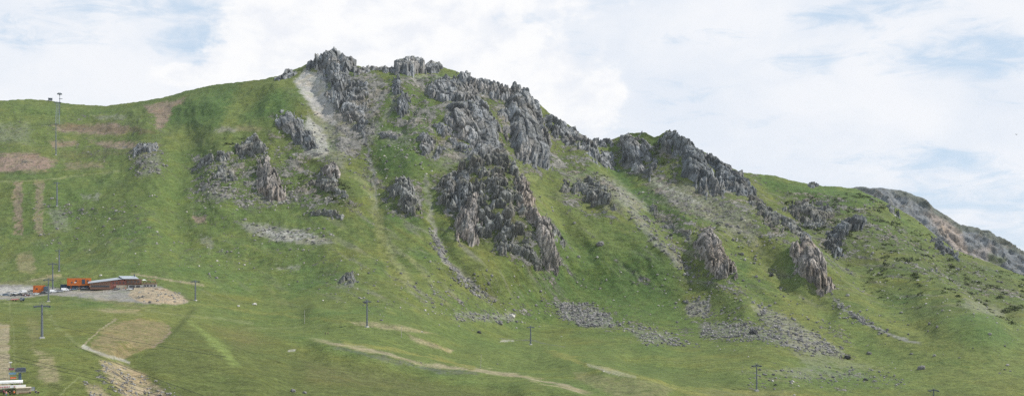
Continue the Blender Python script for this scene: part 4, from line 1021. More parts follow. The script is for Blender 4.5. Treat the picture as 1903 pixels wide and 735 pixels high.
# --- cars
def car(p, rz, kind, label, col, L=4.3):
    r = empty('parked_car', p, rz, label, 'car', 'vehicles parked by the restaurant')
    w = .86; h = 1.5 if kind == 'car' else 2.1
    if kind == 'car':
        prof = [(-L/2,.35),(L/2,.35),(L/2,.72),(L/2-.12,.86),(L/2-1.15,.98),(-L/2+.25,1.0),(-L/2,.85)]
        roof = [(L/2-1.25,.95),(L/2-1.95,1.45),(-L/2+.95,1.5),(-L/2+.2,.98)]
    else:
        prof = [(-L/2,.35),(L/2,.35),(L/2,.85),(L/2-.55,1.15),(-L/2,1.25)]
        roof = [(L/2-.6,1.12),(L/2-1.35,2.0),(-L/2+.15,2.08),(-L/2,1.2)]
    MB().prism(prof, -w, w).build('body', col, r, .08)
    m = MB(); b = MB()
    x0, x1 = roof[3][0], roof[0][0]
    n = len(roof); ins = .12
    m.add([(x, -w + .04 + (ins if z > 1.2 else 0), z) for x, z in roof] + [(x, w - .04 - (ins if z > 1.2 else 0), z) for x, z in roof],
          [(i, (i + 1) % n, n + (i + 1) % n, n + i) for i in range(n)] + [tuple(range(n - 1, -1, -1)), tuple(range(n, 2 * n))])
    if kind == 'car': m.build('cabin_glass', 'glass_dark', r, .03)
    else:
        m.build('cabin', col, r, .06)
        MB().box((L/2 - 1.0, 0, 1.56), (.9, 1.5, .62), 0, -.9).build('windscreen', 'glass_dark', r)
        for s in (-1, 1): MB().box((L/2 - 1.75, s * (w - .07), 1.55), (.9, .06, .5)).build('side_window', 'glass_dark', r)
    zt = max(z for _, z in roof); rx = (roof[1][0] + roof[2][0]) / 2; rl = roof[1][0] - roof[2][0]
    MB().box((rx, 0, zt + .03), (rl + .1, 2 * w - .34, .07), 0, -.0).build('roof', col, r, .03)
    for sx in (-L * .31, L * .31):
        for s in (-1, 1):
            q = MB().tube((sx, s * (w - .16), .33), (sx, s * (w + .03), .33), .33, .33, 14).build('wheel', 'rubber', r)
            MB().tube((sx, s * (w + .032), .33), (sx, s * (w + .05), .33), .19, .17, 10).build('rim', 'galvanised_steel', q)
    for s in (-1, 1):
        MB().box((L/2 - .02, s * .62, .72), (.06, .34, .15)).build('headlight', 'car_white', r)
        MB().box((-L/2 + .01, s * .68, .82), (.06, .22, .18)).build('tail_light', 'lamp_red', r)
    return r
def place(x, y, lift=0): 
    p, rz = at(x, y); return (p[0], p[1], p[2] + lift), rz
CARS = [(11,549,'car','blue-grey car at the western end of the parked row','car_blue',.1),(24,550,'car','dark low car next to the blue-grey car at the end of the row','car_black',.25),
 (36,549,'car','long black car in front of the big white van','car_black',.1),(42,544,'van','large white van parked behind the long black car','car_white',.05),
 (58,547,'car','silver car between the white van and the small white car','car_silver',.2),(57,542,'car','grey car half hidden behind the silver car','car_grey',.1),
 (68,547,'car','small white car near the middle of the parked row','car_white',.15),(80,546,'car','black car parked under the small orange container','car_black',.1),
 (91,544.5,'car','silver estate car beside the foot of the lift tower','car_silver',.1),(100,543,'van','white delivery van just east of the lift tower','car_white',.1),
 (111,542,'car','pale silver car between the two white vans','car_silver',.15),(121,540,'van','white van next to the navy container','car_white',.12),
 (147,536.5,'car','grey car parked under the big orange container','car_grey',.3),(157,536.5,'car','silver car under the east end of the big orange container','car_silver',.2),
 (168,536,'car','maroon car between the orange container and the restaurant','car_maroon',.1),(197,535,'car','black car with a silver roof box in front of the restaurant roof','car_black',.5),
 (4,548.5,'car','white car at the very end of the parked row, cut by the picture edge','car_white',.1),(17,546,'car','silver car in a second rank behind the blue-grey and dark cars','car_silver',.1),(29,545.5,'car','white car in the second rank beside the large van','car_white',.2),
 (49,549.5,'car','maroon car in front of the large white van, next to the long black one','car_maroon',.1),(84,542.5,'car','pale grey car right under the small orange container wall','car_grey',.1),
 (137,538.5,'car','dark blue car under the orange support post','car_blue',.1),(178,537.5,'car','white car in front of the low glazed wing','car_white',.2),(217,538,'car','dark grey car in front of the beige base wall','car_grey',.15),(243,538,'car','white car in front of the white ground floor','car_white',.1),
 (205,535.5,'car','silver car parked against the red timber gable','car_silver',.2)]
for x, y, k, lab, col, tn in CARS:
    p, rz = place(x, y); car(p, rz + tn + (3.14 if (int(x) % 3 == 0) else 0), k, lab, col, 4.4 if k == 'car' else 5.2)

# --- orange containers
def container(x, y, wpx, hpx, name, label, body, parts, z0=0.0, depth=3.2):
    p, rz = place(x, y); k = p[1] / F; W, H = wpx * k, hpx * k
    r = empty(name, p, rz, label, 'container')
    m = MB().box((0, depth / 2, z0 + H / 2 - .15), (W, depth, H + .3)); n = int(W / .45)
    for i in range(n): m.box((-W / 2 + .3 + i * (W - .6) / max(1, n - 1), -.03, z0 + H / 2), (.14, .07, H - .5))
    m.build('shell', body, r)
    MB().box((0, depth / 2, z0 + H + .06), (W + .12, depth + .12, .14)).build('roof', 'dark_orange_paint' if 'orange' in body else body, r)
    for nm, fx, fz, w_, h_, mt in parts:
        MB().box((fx * W, -.1, z0 + fz * H), (w_, .14, h_)).build(nm, mt, r)
    return r, p, rz, k
container(73, 543, 21, 13, 'orange_container', 'small orange container cabin with one dark window, above the parked cars', 'orange_paint',
          [('side_panel', -.44, .5, 1.0, 4.2, 'dark_orange_paint'), ('window', -.2, .55, 1.2, .9, 'glass_dark')])
container(85, 542, 7, 10, 'grey_container', 'narrow grey-blue storage unit against the small orange container', 'car_blue', [('door', 0, .45, 1.4, 2.2, 'galvanised_steel')])
r_, p_, rz_, k_ = container(147, 537, 42, 12.5, 'orange_container', 'big orange container block of two storeys above the navy container', 'orange_paint',
          [('side_panel', -.46, .5, 1.2, 4.3, 'dark_orange_paint'), ('window', -.12, .62, 1.1, 1.0, 'glass_dark'), ('window', -.30, .40, 1.0, .9, 'glass_dark'), ('door', .18, .5, 2.0, 3.2, 'navy_paint'), ('window', .36, .62, 1.2, 1.0, 'glass_dark'), ('window', .04, .7, .8, .8, 'dark_orange_paint'), ('window', .38, .25, .9, .8, 'dark_orange_paint'), ('notice_board', -.16, .40, 1.4, .6, 'cloth_white')], z0=8 * 755 / F)
for s in (-.33, .0, .42): MB().box((s * 42 * k_, .6, 1.4), (.5, .5, 3.4)).build('support_post', 'dark_orange_paint', r_)
MB().box((.1, 2.2, 1.3), (13.5, 1.6, 3.1)).build('undercroft', 'navy_paint', r_)
container(124, 537, 22, 9, 'navy_container', 'navy blue container under the western end of the orange block', 'navy_paint', [('door', .25, .45, 1.2, 2.2, 'car_blue')])

# --- restaurant
def restaurant():
    p, rz = place(236, 534.5); k = p[1] / F
    r = empty('mountain_restaurant', p, rz, 'long low mountain restaurant with grey sheet roofs and red timber walls', 'restaurant')
    X = lambda px: (px - 236) * k
    Zp = lambda py: (536 - py) * k
    def bx(m, x0, x1, y0, y1, d0, d1): m.box(((X(x0) + X(x1)) / 2, (d0 + d1) / 2, (Zp(y0) + Zp(y1)) / 2), (X(x1) - X(x0), d1 - d0, abs(Zp(y1) - Zp(y0))))
    m = MB(); m.prism([(X(172), Zp(538)), (X(207), Zp(538)), (X(207), Zp(522.6)), (X(172), Zp(527))], .6, 9); m.build('low_wing', 'brown_timber', r)
    m = MB(); bx(m, 207, 235, 538, 523, .6, 10); m.add([(X(207), .62, Zp(523)), (X(235), .62, Zp(523)), (X(229), .62, Zp(521)), (X(207), 10, Zp(523)), (X(235), 10, Zp(523)), (X(229), 10, Zp(517))], [(0,1,2),(5,4,3),(0,2,5,3),(2,1,4,5),(1,0,3,4)])
    m.build('west_wing', 'red_timber', r)
    m = MB(); m.add([(X(168), .2, Zp(527.2)), (X(229), .2, Zp(519.6)), (X(228), 11, Zp(516.0)), (X(168), 11, Zp(524.0)), (X(168), .2, Zp(526.7)), (X(229), .2, Zp(519.1)), (X(228), 11, Zp(515.4)), (X(168), 11, Zp(523.4))],
          [(3,2,1,0),(4,5,6,7),(0,1,5,4),(1,2,6,5),(2,3,7,6),(3,0,4,7)]); m.build('roof', 'sheet_roof', r)
    m = MB(); bx(m, 232, 262, 538, 519.5, 1.0, 11); m.build('main_block', 'brown_timber', r)
    m = MB(); m.add([(X(221), 8.5, Zp(514.3)), (X(250), 8.5, Zp(514.3)), (X(257), -.6, Zp(519.3)), (X(229), -.6, Zp(519.3)), (X(221), 8.5, Zp(513.6)), (X(250), 8.5, Zp(513.6)), (X(257), -.6, Zp(518.7)), (X(229), -.6, Zp(518.7))],
          [(0,1,2,3),(7,6,5,4),(0,1,5,4),(1,2,6,5),(2,3,7,6),(3,0,4,7)]); m.add([(X(221), 8.5, Zp(514)), (X(250), 8.5, Zp(514)), (X(252), 12, Zp(517)), (X(222), 12, Zp(517))], [(0,1,2,3)]); rf = m.build('roof', 'sheet_roof', r)
    MB().box((X(249), 6, Zp(512.5)), (.7, .7, 1.6)).build('chimney', 'dark_steel', rf)
    m = MB(); bx(m, 217, 237, 538, 530.5, .1, .6); m.build('base_wall', 'beige_wall', r)
    m = MB(); bx(m, 238, 264, 538, 530.5, .0, 1.0); bx(m, 264, 289, 538, 528.5, .6, 9); m.build('ground_floor', 'white_render', r)
    for a, b in ((240, 250), (252, 259)):
        m = MB(); bx(m, a, b, 535.2, 531.3, -.06, .02); m.build('window', 'glass_dark', r)
    for a in (268, 273, 279, 285):
        m = MB(); bx(m, a - 1.4, a + 1.4, 534.5, 530.5, .5, .62); m.build('window', 'glass_dark', r)
    for a in (212, 218, 224, 230):
        m = MB(); bx(m, a - 1.2, a + 1.2, 527.6, 525, .52, .62); m.build('window', 'glass_dark', r)
    for a in (238, 244, 250, 256):
        m = MB(); bx(m, a - 1.7, a + 1.7, 526.5, 522.2, .92, 1.02); m.build('window', 'glass_dark', r)
    m = MB(); bx(m, 258, 290, 528.6, 527.4, -1.2, 9); m.build('terrace_deck', 'brown_timber', r)
    m = MB()
    for i in range(34): m.box((X(236) + i * (X(290) - X(236)) / 33, -1.15, Zp(525.7)), (.09, .07, 1.35))
    bx(m, 236, 290, 524.2, 523.8, -1.25, -1.05); m.build('railing', 'brown_timber', r)
    m = MB(); bx(m, 236, 262, 528.6, 527.8, -1.2, 1.0); m.build('balcony', 'brown_timber', r)
    m = MB(); bx(m, 174, 205, 534, 530.8, .5, .7); m.build('glazed_front', 'glass_dark', r)
    return p, rz, k
RP, RRZ, RK = restaurant()
def on_rest(px, py, dy):
    """a point above the restaurant's own floor plan"""
    lx, lz = (px - 236) * RK, (536 - py) * RK
    return (RP[0] + lx * math.cos(RRZ) - dy * math.sin(RRZ), RP[1] + lx * math.sin(RRZ) + dy * math.cos(RRZ), RP[2] + lz)

def parasol(p, label, mat, first=[None], rad=1.7):
    r = empty('parasol', p, 0, label, 'parasol', 'parasols of the restaurant')
    MB().tube((0, 0, 0), (0, 0, 2.7), .04).build('pole', 'galvanised_steel', r)
    m = MB(); n = 8
    m.add([(0, 0, 2.8)] + [(rad * math.cos(6.2832 * i / n), rad * math.sin(6.2832 * i / n), 2.2) for i in range(n)] + [(0, 0, 2.72)] + [(rad * math.cos(6.2832 * i / n), rad * math.sin(6.2832 * i / n), 2.12) for i in range(n)],
          [(0, 1 + i, 1 + (i + 1) % n) for i in range(n)] + [(n + 1, n + 2 + (i + 1) % n, n + 2 + i) for i in range(n)] + [(1 + i, n + 2 + i, n + 2 + (i + 1) % n, 1 + (i + 1) % n) for i in range(n)])
    m.build('canopy', mat, r)
parasol(on_rest(266, 527.4, 3), 'white parasol at the corner of the wooden terrace', 'white_canvas')
parasol(on_rest(275, 527.4, 4), 'brown parasol in the middle of the wooden terrace', 'brown_timber')
parasol(on_rest(283, 527.4, 3), 'faded red parasol at the far end of the wooden terrace', 'red_timber')
p, _ = place(181, 536); parasol(p, 'red parasol on the gravel west of the restaurant', 'red_paint')
p, _ = place(188, 536); parasol(p, 'pink parasol on the gravel beside the red parasol', 'cloth_pink')
p, _ = place(214, 536); parasol(p, 'pale red parasol against the beige base wall', 'cloth_pink')

def picnic_table(p, rz, label, mat='brown_timber'):
    r = empty('picnic_table', p, rz, label, 'table', 'tables around the restaurant')
    MB().box((0, 0, .74), (1.9, .8, .06)).build('table_top', mat, r)
    for s in (-1, 1): MB().box((0, s * .75, .44), (1.9, .28, .05)).build('bench', mat, r)
    for s in (-1, 1): MB().box((s * .7, 0, .36), (.08, 1.5, .08)).box((s * .7, -.4, .36), (.08, .08, .74), 0, 0).box((s * .7, .4, .36), (.08, .08, .74)).build('leg', mat, r)
for (x, y, lab, mt) in [(291,537,'dark picnic table just past the terrace corner','brown_timber'),(297,538,'white-topped picnic table second from the terrace corner','white_canvas'),(303,539,'dark picnic table farthest out on the rubble bank','brown_timber')]:
    p, rz = place(x, y); picnic_table(p, rz + .2, lab, mt)
for i, (a, lab) in enumerate([(262.5,'small wooden table beside the white parasol'),(271,'small wooden table between the white and brown parasols'),(279.5,'small wooden table between the brown and red parasols')]):
    picnic_table(on_rest(a, 527.4, 1.5), RRZ + .3 * i, lab)

# --- machine on the grass below the car park
def trailer():
    p, rz = place(32, 559); r = empty('farm_trailer', p, rz, 'red and dark implement trailer parked alone on the grass below the car park', 'trailer')
    MB().box((-1.0, 0, .95), (6.2, 1.9, .28)).build('bed', 'red_timber', r, .04)
    MB().box((-1.2, 0, 1.35), (4.6, .8, .5), 0, .06).build('red_load', 'cloth_pink', r, .1)
    MB().prism([(1.4, .5), (4.2, .5), (4.4, 1.3), (3.9, 2.3), (2.2, 2.3), (1.4, 1.4)], -1.0, 1.0).build('cab', 'navy_paint', r, .1)
    MB().box((3.1, -1.02, 1.75), (1.1, .06, .7)).build('window', 'car_silver', r)
    MB().box((2.2, -1.03, .95), (.7, .06, .5)).build('marker_panel', 'cloth_white', r)
    MB().tube((-4.0, 0, .9), (-6.4, 0, .55), .12, .08).build('drawbar', 'dark_steel', r)
    MB().box((-1.4, -.9, 2.2), (4.6, .10, .16)).tube((-3.5, -.9, 1.0), (-3.5, -.9, 2.2), .05).tube((.8, -.9, 1.0), (.8, -.9, 2.2), .05).build('rail', 'dark_steel', r)
    for x in (-2.4, -.8, 2.2, 3.6):
        for s in (-1, 1): MB().tube((x, s * .85, .45), (x, s * 1.08, .45), .45, .45, 14).build('wheel', 'rubber', r)
trailer()

# --- marker poles
for x, y, yt, lab in [(566,600,576,'white marker pole in the grass west of the sandy track'),(746,626,605,'white marker pole east of the T-shaped tower'),(893,682,658,'leaning thin marker pole above the meadow track'),(1531,345,332,'thin pole on the flat eastern skyline')]:
    p, rz = place(x, y, -.3); h = (y - yt) * p[1] / F + .3; r = empty('marker_pole', p, rz, lab, 'pole', 'thin marker poles')
    MB().tube((0, 0, 0), (.35 if x == 893 else 0, 0, h), .13 if y > 400 else .16, .08, 8).build('pole', 'wood_pole' if y > 400 else 'dark_steel', r)
    MB().box((0, 0, .25), (.6, .6, .4)).build('foot', 'concrete', r)
p, rz = place(613, 100, -.5); r = empty('summit_cross', (p[0], p[1], p[2]), rz, 'tiny cross on top of the summit crag', 'cross')
MB().box((0, 0, 6.5), (.3, .3, 13)).build('upright', 'cloth_white', r); MB().box((0, 0, 11.6), (1.6, .28, .3)).build('arm', 'cloth_white', r)
p, rz = place(617, 186, 3); o = MB().box((0, 0, 4), (1.0, .7, 8.5), 0, .03, .7).build('pale_slab', M_PALE); o.location = p; tag(o, 'narrow white slab of rock standing on the slope under the summit crag', 'rock')

# --- people
def person(p, rz, label, top, legs, hair='hair_dark', pose=0, h=1.72, group=None, hat=None):
    r = empty('person', p, rz, label, 'person', group, sc=h / 1.72)
    sw = .12 + .07 * (pose == 1)
    J = [(0,0,.95),(0,0,1.18),(0,0,1.40),(0,-.01,1.50),(0,-.02,1.60),            # pelvis .. head base
         (-.09,0,.90),(-.10,-sw,.50),(-.10,-sw*.3,.09),(-.10,-sw*.3-.15,.04),
         (.09,0,.90),(.10,sw*.6,.50),(.10,sw*1.6,.10),(.10,sw*1.6-.15,.05),
         (-.19,0,1.40),(-.25,.05+.1*(pose==1),1.14),(-.24,-.10,.90),(-.24,-.14,.82),
         (.19,0,1.40),(.25,-.04,1.14),(.24,-.16 if pose!=2 else -.25,.94 if pose!=2 else 1.3),(.24,-.22 if pose!=2 else -.32,.88 if pose!=2 else 1.38),(0,-.02,1.67)]
    R = [.15,.145,.13,.055,.075,.095,.065,.045,.04,.095,.065,.045,.04,.06,.045,.035,.035,.06,.045,.035,.035,.09]
    E = [(0,1),(1,2),(2,3),(3,4),(4,21),(0,5),(5,6),(6,7),(7,8),(0,9),(9,10),(10,11),(11,12),(2,13),(13,14),(14,15),(15,16),(2,17),(17,18),(18,19),(19,20)]
    me = bpy.data.meshes.new('body'); me.from_pydata(J, E, []); me.materials.append(K['skin'])
    o = bpy.data.objects.new('body', me); COL.objects.link(o); o.parent = r
    sk = o.modifiers.new('skin', 'SKIN'); sd = me.skin_vertices[0].data
    for i, q in enumerate(R): sd[i].radius = (q, q * .85, )
    sd[0].use_root = True; ss = o.modifiers.new('sub', 'SUBSURF'); ss.levels = 1; ss.render_levels = 1
    MB().tube((0, 0, .96), (0, 0, 1.44), .185, .205, 12).tube((-.2, 0, 1.42), (-.262, .05, 1.12), .082, .066, 8).tube((.2, 0, 1.42), (.262, -.04, 1.12), .082, .066, 8).build('shirt', top, r, .02)
    m = MB().tube((0, 0, .84), (0, 0, 1.0), .178, .182, 12)
    m.tube((-.09, 0, .92), (-.10, -sw, .50), .115, .085, 9).tube((-.10, -sw, .50), (-.10, -sw * .3, .12), .085, .062, 9).tube((.09, 0, .92), (.10, sw * .6, .50), .115, .085, 9).tube((.10, sw * .6, .50), (.10, sw * 1.6, .12), .085, .062, 9)
    m.build('trousers', legs, r, .01)
    MB().ball((0, .015, 1.685), (.088, .10, .085)).build('hat' if hat else 'hair', hat or hair, r)
    MB().ball((-.10, -sw * .3 - .06, .05), (.05, .13, .05)).build('shoe', 'rubber', r); MB().ball((.10, sw * 1.6 - .06, .05), (.05, .13, .05)).build('shoe', 'rubber', r)
GP = 'visitors at the lift station'
for x, y, lab, tp, lg in [(604.5,622,'hiker in dark clothes on the meadow, first of the pair on the grass','cloth_black','cloth_black'),(609.5,622,'hiker in brown walking just east of the first, in dark trousers','brown_timber','cloth_black')]:
    p, rz = place(x, y); person(p, rz + .6, lab, tp, lg, pose=1, group='pair of hikers on the meadow')
for x, y, lab, tp, lg in [(47,551,'person in a white top standing in front of the long black car','cloth_white','cloth_blue'),(176,537,'person in pink by the gravel seats next to the maroon car','cloth_pink','cloth_blue'),(184,537.5,'person in red between the red and pink parasols','cloth_maroon','cloth_black'),(192,538,'person in white walking past the low glazed wing','cloth_white','cloth_black'),(222,537.5,'person in blue in front of the beige base wall','cloth_blue','cloth_black'),(233,538,'person in orange at the corner of the beige base wall','cloth_orange','cloth_black'),(248,538,'person in black beside the white ground floor','cloth_black','cloth_navy'),(130,540,'person in white between the white van and the navy container','cloth_white','cloth_navy')]:
    p, rz = place(x, y); person(p, rz, lab, tp, lg)
for a, lab, tp in [(265,'guest in red behind the white parasol on the terrace','cloth_maroon'),(270,'guest in white on the terrace between white and brown parasols','cloth_white'),(277.5,'guest in blue beside the brown parasol on the terrace','cloth_blue'),(286,'guest in orange at the far corner of the terrace','cloth_orange')]:
    person(on_rest(a, 527.4, .5), RRZ + a, lab, tp, 'cloth_black', group='guests on the terrace')

# --- lift station at the lower corner
SP, SRZ = place(36, 728); SK = SP[1] / F
st = empty('lift_station', (SP[0], SP[1], SP[2]), SRZ, 'white-roofed lift boarding shelter at the bottom corner of the meadow', 'lift station')
def sl(px, py, d): return ((px - 36) * SK, d, (728 - py) * SK)
def sw_(px, py, d):
    a = sl(px, py, d); c, s = math.cos(SRZ), math.sin(SRZ); return (SP[0] + a[0] * c - a[1] * s, SP[1] + a[0] * s + a[1] * c, SP[2] + a[2])
def sb(m, x0, x1, y0, y1, d0, d1):
    a = sl(x0, y0, d0); b = sl(x1, y1, d1); m.box(((a[0] + b[0]) / 2, (d0 + d1) / 2, (a[2] + b[2]) / 2), (abs(b[0] - a[0]), abs(d1 - d0), abs(b[2] - a[2]))); return m
sb(MB(), -70, 70, 740, 736, -6, 9).build('platform', 'concrete', st, .05)
sb(MB(), -60, 42, 711.5, 708, 1.0, 5.0).build('roof', 'white_canvas', st, .05)
sb(MB(), -60, 47, 719.5, 714.5, .2, .5).build('white_board', 'white_canvas', st, .02)
m = MB()
for a, b in ((2,6),(7,8.5),(10,14),(15,17),(18.5,20),(27,29)): sb(m, a, b, 718.4, 715.8, .12, .2)
m.build('board_marks', 'cloth_pink', st)
for a in (-40, -12, 8, 24, 40): sb(MB(), a - .5, a + .5, 738, 711, 2.0, 2.25).build('post', 'galvanised_steel', st)
sb(MB(), -60, 30, 738, 726, 3.4, 3.7).build('back_wall', 'beige_wall', st)
kk = empty('ticket_kiosk', sw_(43, 736, -.6), SRZ, 'tan flat-topped kiosk at the end of the white shelter', 'kiosk')
MB().box((0, 0, 1.3), (25 * SK, 2.6, 2.7)).build('wall', 'tan_canvas', kk, .04)
MB().box((0, 0, 2.75), (26.5 * SK, 3.0, .18)).build('roof', 'beige_wall', kk, .03)
MB().box((.1, -1.32, .9), (2.6, .06, 1.0)).build('counter', 'brown_timber', kk)
bb = empty('grey_cabinet', sw_(58.5, 733, .3), SRZ, 'narrow grey control cabinet beside the tan kiosk', 'cabinet')
MB().box((0, 0, 1.0), (8 * SK, 1.0, 2.4)).build('body', 'galvanised_steel', bb, .04); MB().box((0, -.53, 1.1), (6 * SK, .04, 1.6)).build('door', 'car_silver', bb)
# short drive tower
q, qz = place(37, 709, -.2); dt = empty('drive_tower', q, qz, 'short grey drive tower with a wide steel head behind the white shelter', 'lift tower')
kz = q[1] / F
MB().box((0, 0, 9 * kz), (.95, .9, 18 * kz), 0, 0, .8).build('mast', 'car_blue', dt, .05)
MB().box((1.2 * kz, 0, 23 * kz), (18 * kz, 1.8, 1.0)).box((2 * kz, 0, 26.5 * kz), (15 * kz, 1.0, .5)).build('head_frame', 'dark_steel', dt, .05)
m = MB()
for i in range(7): m.tube((-6.5 * kz + i * 2.5 * kz, -1.0, 20.5 * kz), (-6.5 * kz + i * 2.5 * kz, 1.0, 20.5 * kz), .22, .22, 9)
m.build('sheave_train', 'galvanised_steel', dt)
# parked chairs of the lift, one behind the other
def chair(x, ytop, D_, label, mat, w, cover):
    p = ((x - CX) / F * D_, D_, (YH - ytop) / F * D_)
    r = empty('lift_chair', p, yaw(p) + .1, label, 'lift chair', 'chairs hanging by the boarding shelter')
    MB().box((0, -.2, -1.0), (w * .8, .55, .10)).build('seat', mat, r, .04)
    MB().box((0, .12, -.68), (w * .86, .10, .52), 0, .05 * (w - 2)).build('backrest', mat, r, .04)
    m = MB().tube((0, .1, -.3), (0, .1, .5), .05).tube((-w / 2, .1, -.3), (w / 2, .1, -.3), .04).tube((-w / 2, -.45, -.98), (-w / 2, .12, -.3), .04).tube((w / 2, -.45, -.98), (w / 2, .12, -.3), .04)
    m.build('hanger', 'galvanised_steel', r)
    MB().box((0, -.5, -.85), (w * .9, .05, .05)).build('safety_bar', cover, r)
chair(21.5, 681, 352, 'crimson lift chair, topmost of the hanging chairs', 'cloth_maroon', 1.9, 'cloth_white')
chair(23.5, 689, 347, 'sky blue lift chair under the crimson one', 'blue_paint', 2.5, 'cloth_white')
chair(24.5, 697, 342, 'orange lift chair between the blue and the red ones', 'dark_orange_paint', 2.1, 'cloth_white')
chair(24, 704, 338, 'red lift chair, lowest of the hanging chairs', 'red_paint', 1.6, 'cloth_white')
q, qz = place(19.5, 683, -.1); lm = empty('lamp_post', q, qz, 'short lamp post with a white dish head beyond the hanging chairs', 'lamp')
MB().tube((0, 0, 0), (0, 0, 11 * kz), .09).build('pole', 'galvanised_steel', lm); MB().tube((0, 0, 9.5 * kz), (0, 0, 12.5 * kz), .25, .6, 14).build('lamp_head', 'white_canvas', lm, .03)
for x, y, d, lab, tp, lg, ps, ht in [(10,735,-2.2,'person in a maroon jacket in front of the white board','cloth_maroon','cloth_black',0,None),(14,737,-3.0,'person with pink sleeves close to the maroon jacket','cloth_pink','cloth_blue',1,None),
    (20,737,-2.4,'person all in black between the maroon and orange ones','cloth_black','cloth_black',0,None),(27,737,-2.6,'person in an orange top before the shelter','cloth_orange','cloth_black',0,'cloth_white'),
    (24,726,1.2,'dark figure under the white roof behind the others','cloth_black','cloth_navy',0,None),(37,722,1.5,'person in navy standing above the kiosk under the roof','cloth_navy','cloth_pink',0,None),
    (54,739,-3.0,'person in black and white at the corner of the kiosk','cloth_black','cloth_white',2,None),(64,738,-2.6,'person in navy with a white cap beside the grey cabinet','cloth_navy','cloth_blue',0,'cloth_white'),(68,739,-3.4,'person in a dark jacket at the outer end of the group','cloth_black','cloth_navy',1,None)]:
    person(sw_(x, y - 4, d), SRZ + .4 * math.sin(x), lab, tp, lg, pose=ps, h=1.72, group=GP, hat=ht)

# --- single boulders
rb = random.Random(5)
def boulder(x, y, wpx, mat, label, group=None, hk=.6):
    P, rz = place(x, y); w = wpx * P[1] / F
    v, f = stone_template(rb.randrange(999))
    m = bpy.data.meshes.new('boulder'); m.from_pydata([tuple(q) for q in (v * np.array([w * .72, w * .55, w * hk * .8]))], [], [tuple(t_) for t_ in f]); m.materials.append(mat)
    o = bpy.data.objects.new('boulder', m); COL.objects.link(o)
    md = o.modifiers.new('s', 'SUBSURF'); md.subdivision_type = 'SIMPLE'; md.levels = md.render_levels = 2
    tx = bpy.data.textures.get('lump') or bpy.data.textures.new('lump', 'CLOUDS'); tx.noise_scale = 1.1
    dm = o.modifiers.new('d', 'DISPLACE'); dm.texture = tx; dm.texture_coords = 'GLOBAL'; dm.strength = w * .22; dm.mid_level = .5
    o.location = (P[0], P[1], P[2] + w * hk * .2); o.rotation_euler = (rb.uniform(-.3, .3), rb.uniform(-.3, .3), rb.uniform(0, 6.3))
    tag(o, label, 'boulder', group)
boulder(1400, 619, 19, M_DARK, 'big black boulder in the boulder field, with a flat top', None, .5)
boulder(1398, 612, 9, M_STONE, 'smaller grey boulder touching the top of the big black one')
boulder(1608, 706, 9, M_DARK, 'dark boulder alone in the eastern meadow')
boulder(1436, 708, 5, M_PALE, 'round pale boulder just east of the meadow lift tower')
boulder(1441, 715, 6, M_DARK, 'small dark boulder under the round pale one')
boulder(1474, 709, 4.5, M_PALE, 'pale boulder halfway between tower and dark boulder')
boulder(1484, 717, 4, M_PALE, 'small pale boulder a little below its neighbour')
boulder(1476, 734, 5, M_PALE, 'pale boulder at the bottom edge of the eastern meadow')
boulder(890, 618, 9, M_DARK, 'dark boulder on the grass west of the hollow')
boulder(187, 512, 5, M_PALE, 'bright white boulder behind the restaurant roof')
boulder(473, 566, 8, M_PALE, 'pale boulder on the meadow edge above the dirt track')
boulder(443, 569, 6, M_PALE, 'flat pale boulder next to the meadow edge boulder')
boulder(790, 577, 6, M_PALE, 'pale boulder on the lower slope above the sandy bank')
boulder(709, 595, 6, M_STONE, 'grey boulder just above the sandy bank')
boulder(545, 727, 11, M_STONE, 'grey boulder at the bottom of the dark meadow')
boulder(566, 730, 8, M_STONE, 'second smaller boulder at the bottom of the dark meadow')
boulder(930, 602, 9, M_STONE, 'grey boulder at the end of the stony strip above the hollow')
boulder(951, 589, 12, M_PALE, 'broad pale boulder in the grass above the hollow')
boulder(1575, 665, 12, M_DARK, 'dark slab boulder at the tail of the boulder field')
boulder(1712, 685, 14, M_STONE, 'long grey slab boulder on the eastern slope foot')
boulder(1615, 657, 9, M_STONE, 'grey boulder above the long slab')
boulder(1434, 512, 9, M_DARK, 'dark boulder on the grass between the two fins')
boulder(1247, 437, 7, M_DARK, 'dark boulder on the grass above the pale fin')
boulder(292, 431, 4.5, M_PALE, 'bright white stone alone on the western grass')
boulder(1590, 590, 10, M_STONE, 'grey boulder leaning in the stony strip below the brown fin')
boulder(1115, 455, 14, M_STONE, 'long grey boulder half buried in the slope under the two-lobed crag')
boulder(1110, 478, 5, M_PALE, 'small pale boulder under the long buried one')
boulder(1195, 358, 5, M_PALE, 'small white boulder on the green strip under the gap')
boulder(1560, 475, 6, M_PALE, 'pale boulder beside the purplish outcrop')
GB = 'small pale boulders scattered over the slopes'
for i in range(24):
    x, y = rb.uniform(560, 1800), rb.uniform(430, 690)
    if y < ysky(x) + 40: continue
    boulder(x, y, rb.uniform(2.0, 4.2), M_PALE if i % 3 else M_STONE, 'small pale boulder lying in the grass of the slope', GB)
# --- a bird over the eastern slope
q = ((1889 - CX) / F * 600, 600, (YH - 250) / F * 600)
bd = empty('bird', q, .5, 'dark bird gliding in the sky over the eastern slope', 'bird')
MB().ball((0, 0, 0), (.14, .42, .13)).add([(-.05, .3, .05), (.05, .3, .05), (.16, .62, .04), (-.16, .62, .04)], [(0, 1, 2, 3)]).ball((0, -.42, .05), .09).build('body', 'feather', bd)
for s in (-1, 1): MB().add([(0, -.18, .03), (s * .6, -.24, .26), (s * 1.15, .02, .30), (s * .55, .12, .22), (0, .16, .03), (0, -.18, -.01), (s * .6, -.24, .22), (s * 1.15, .02, .28), (s * .55, .12, .18), (0, .16, -.01)],
     [(0,1,2,3,4),(9,8,7,6,5),(0,5,6,1),(1,6,7,2),(2,7,8,3),(3,8,9,4)]).build('wing', 'feather', bd)
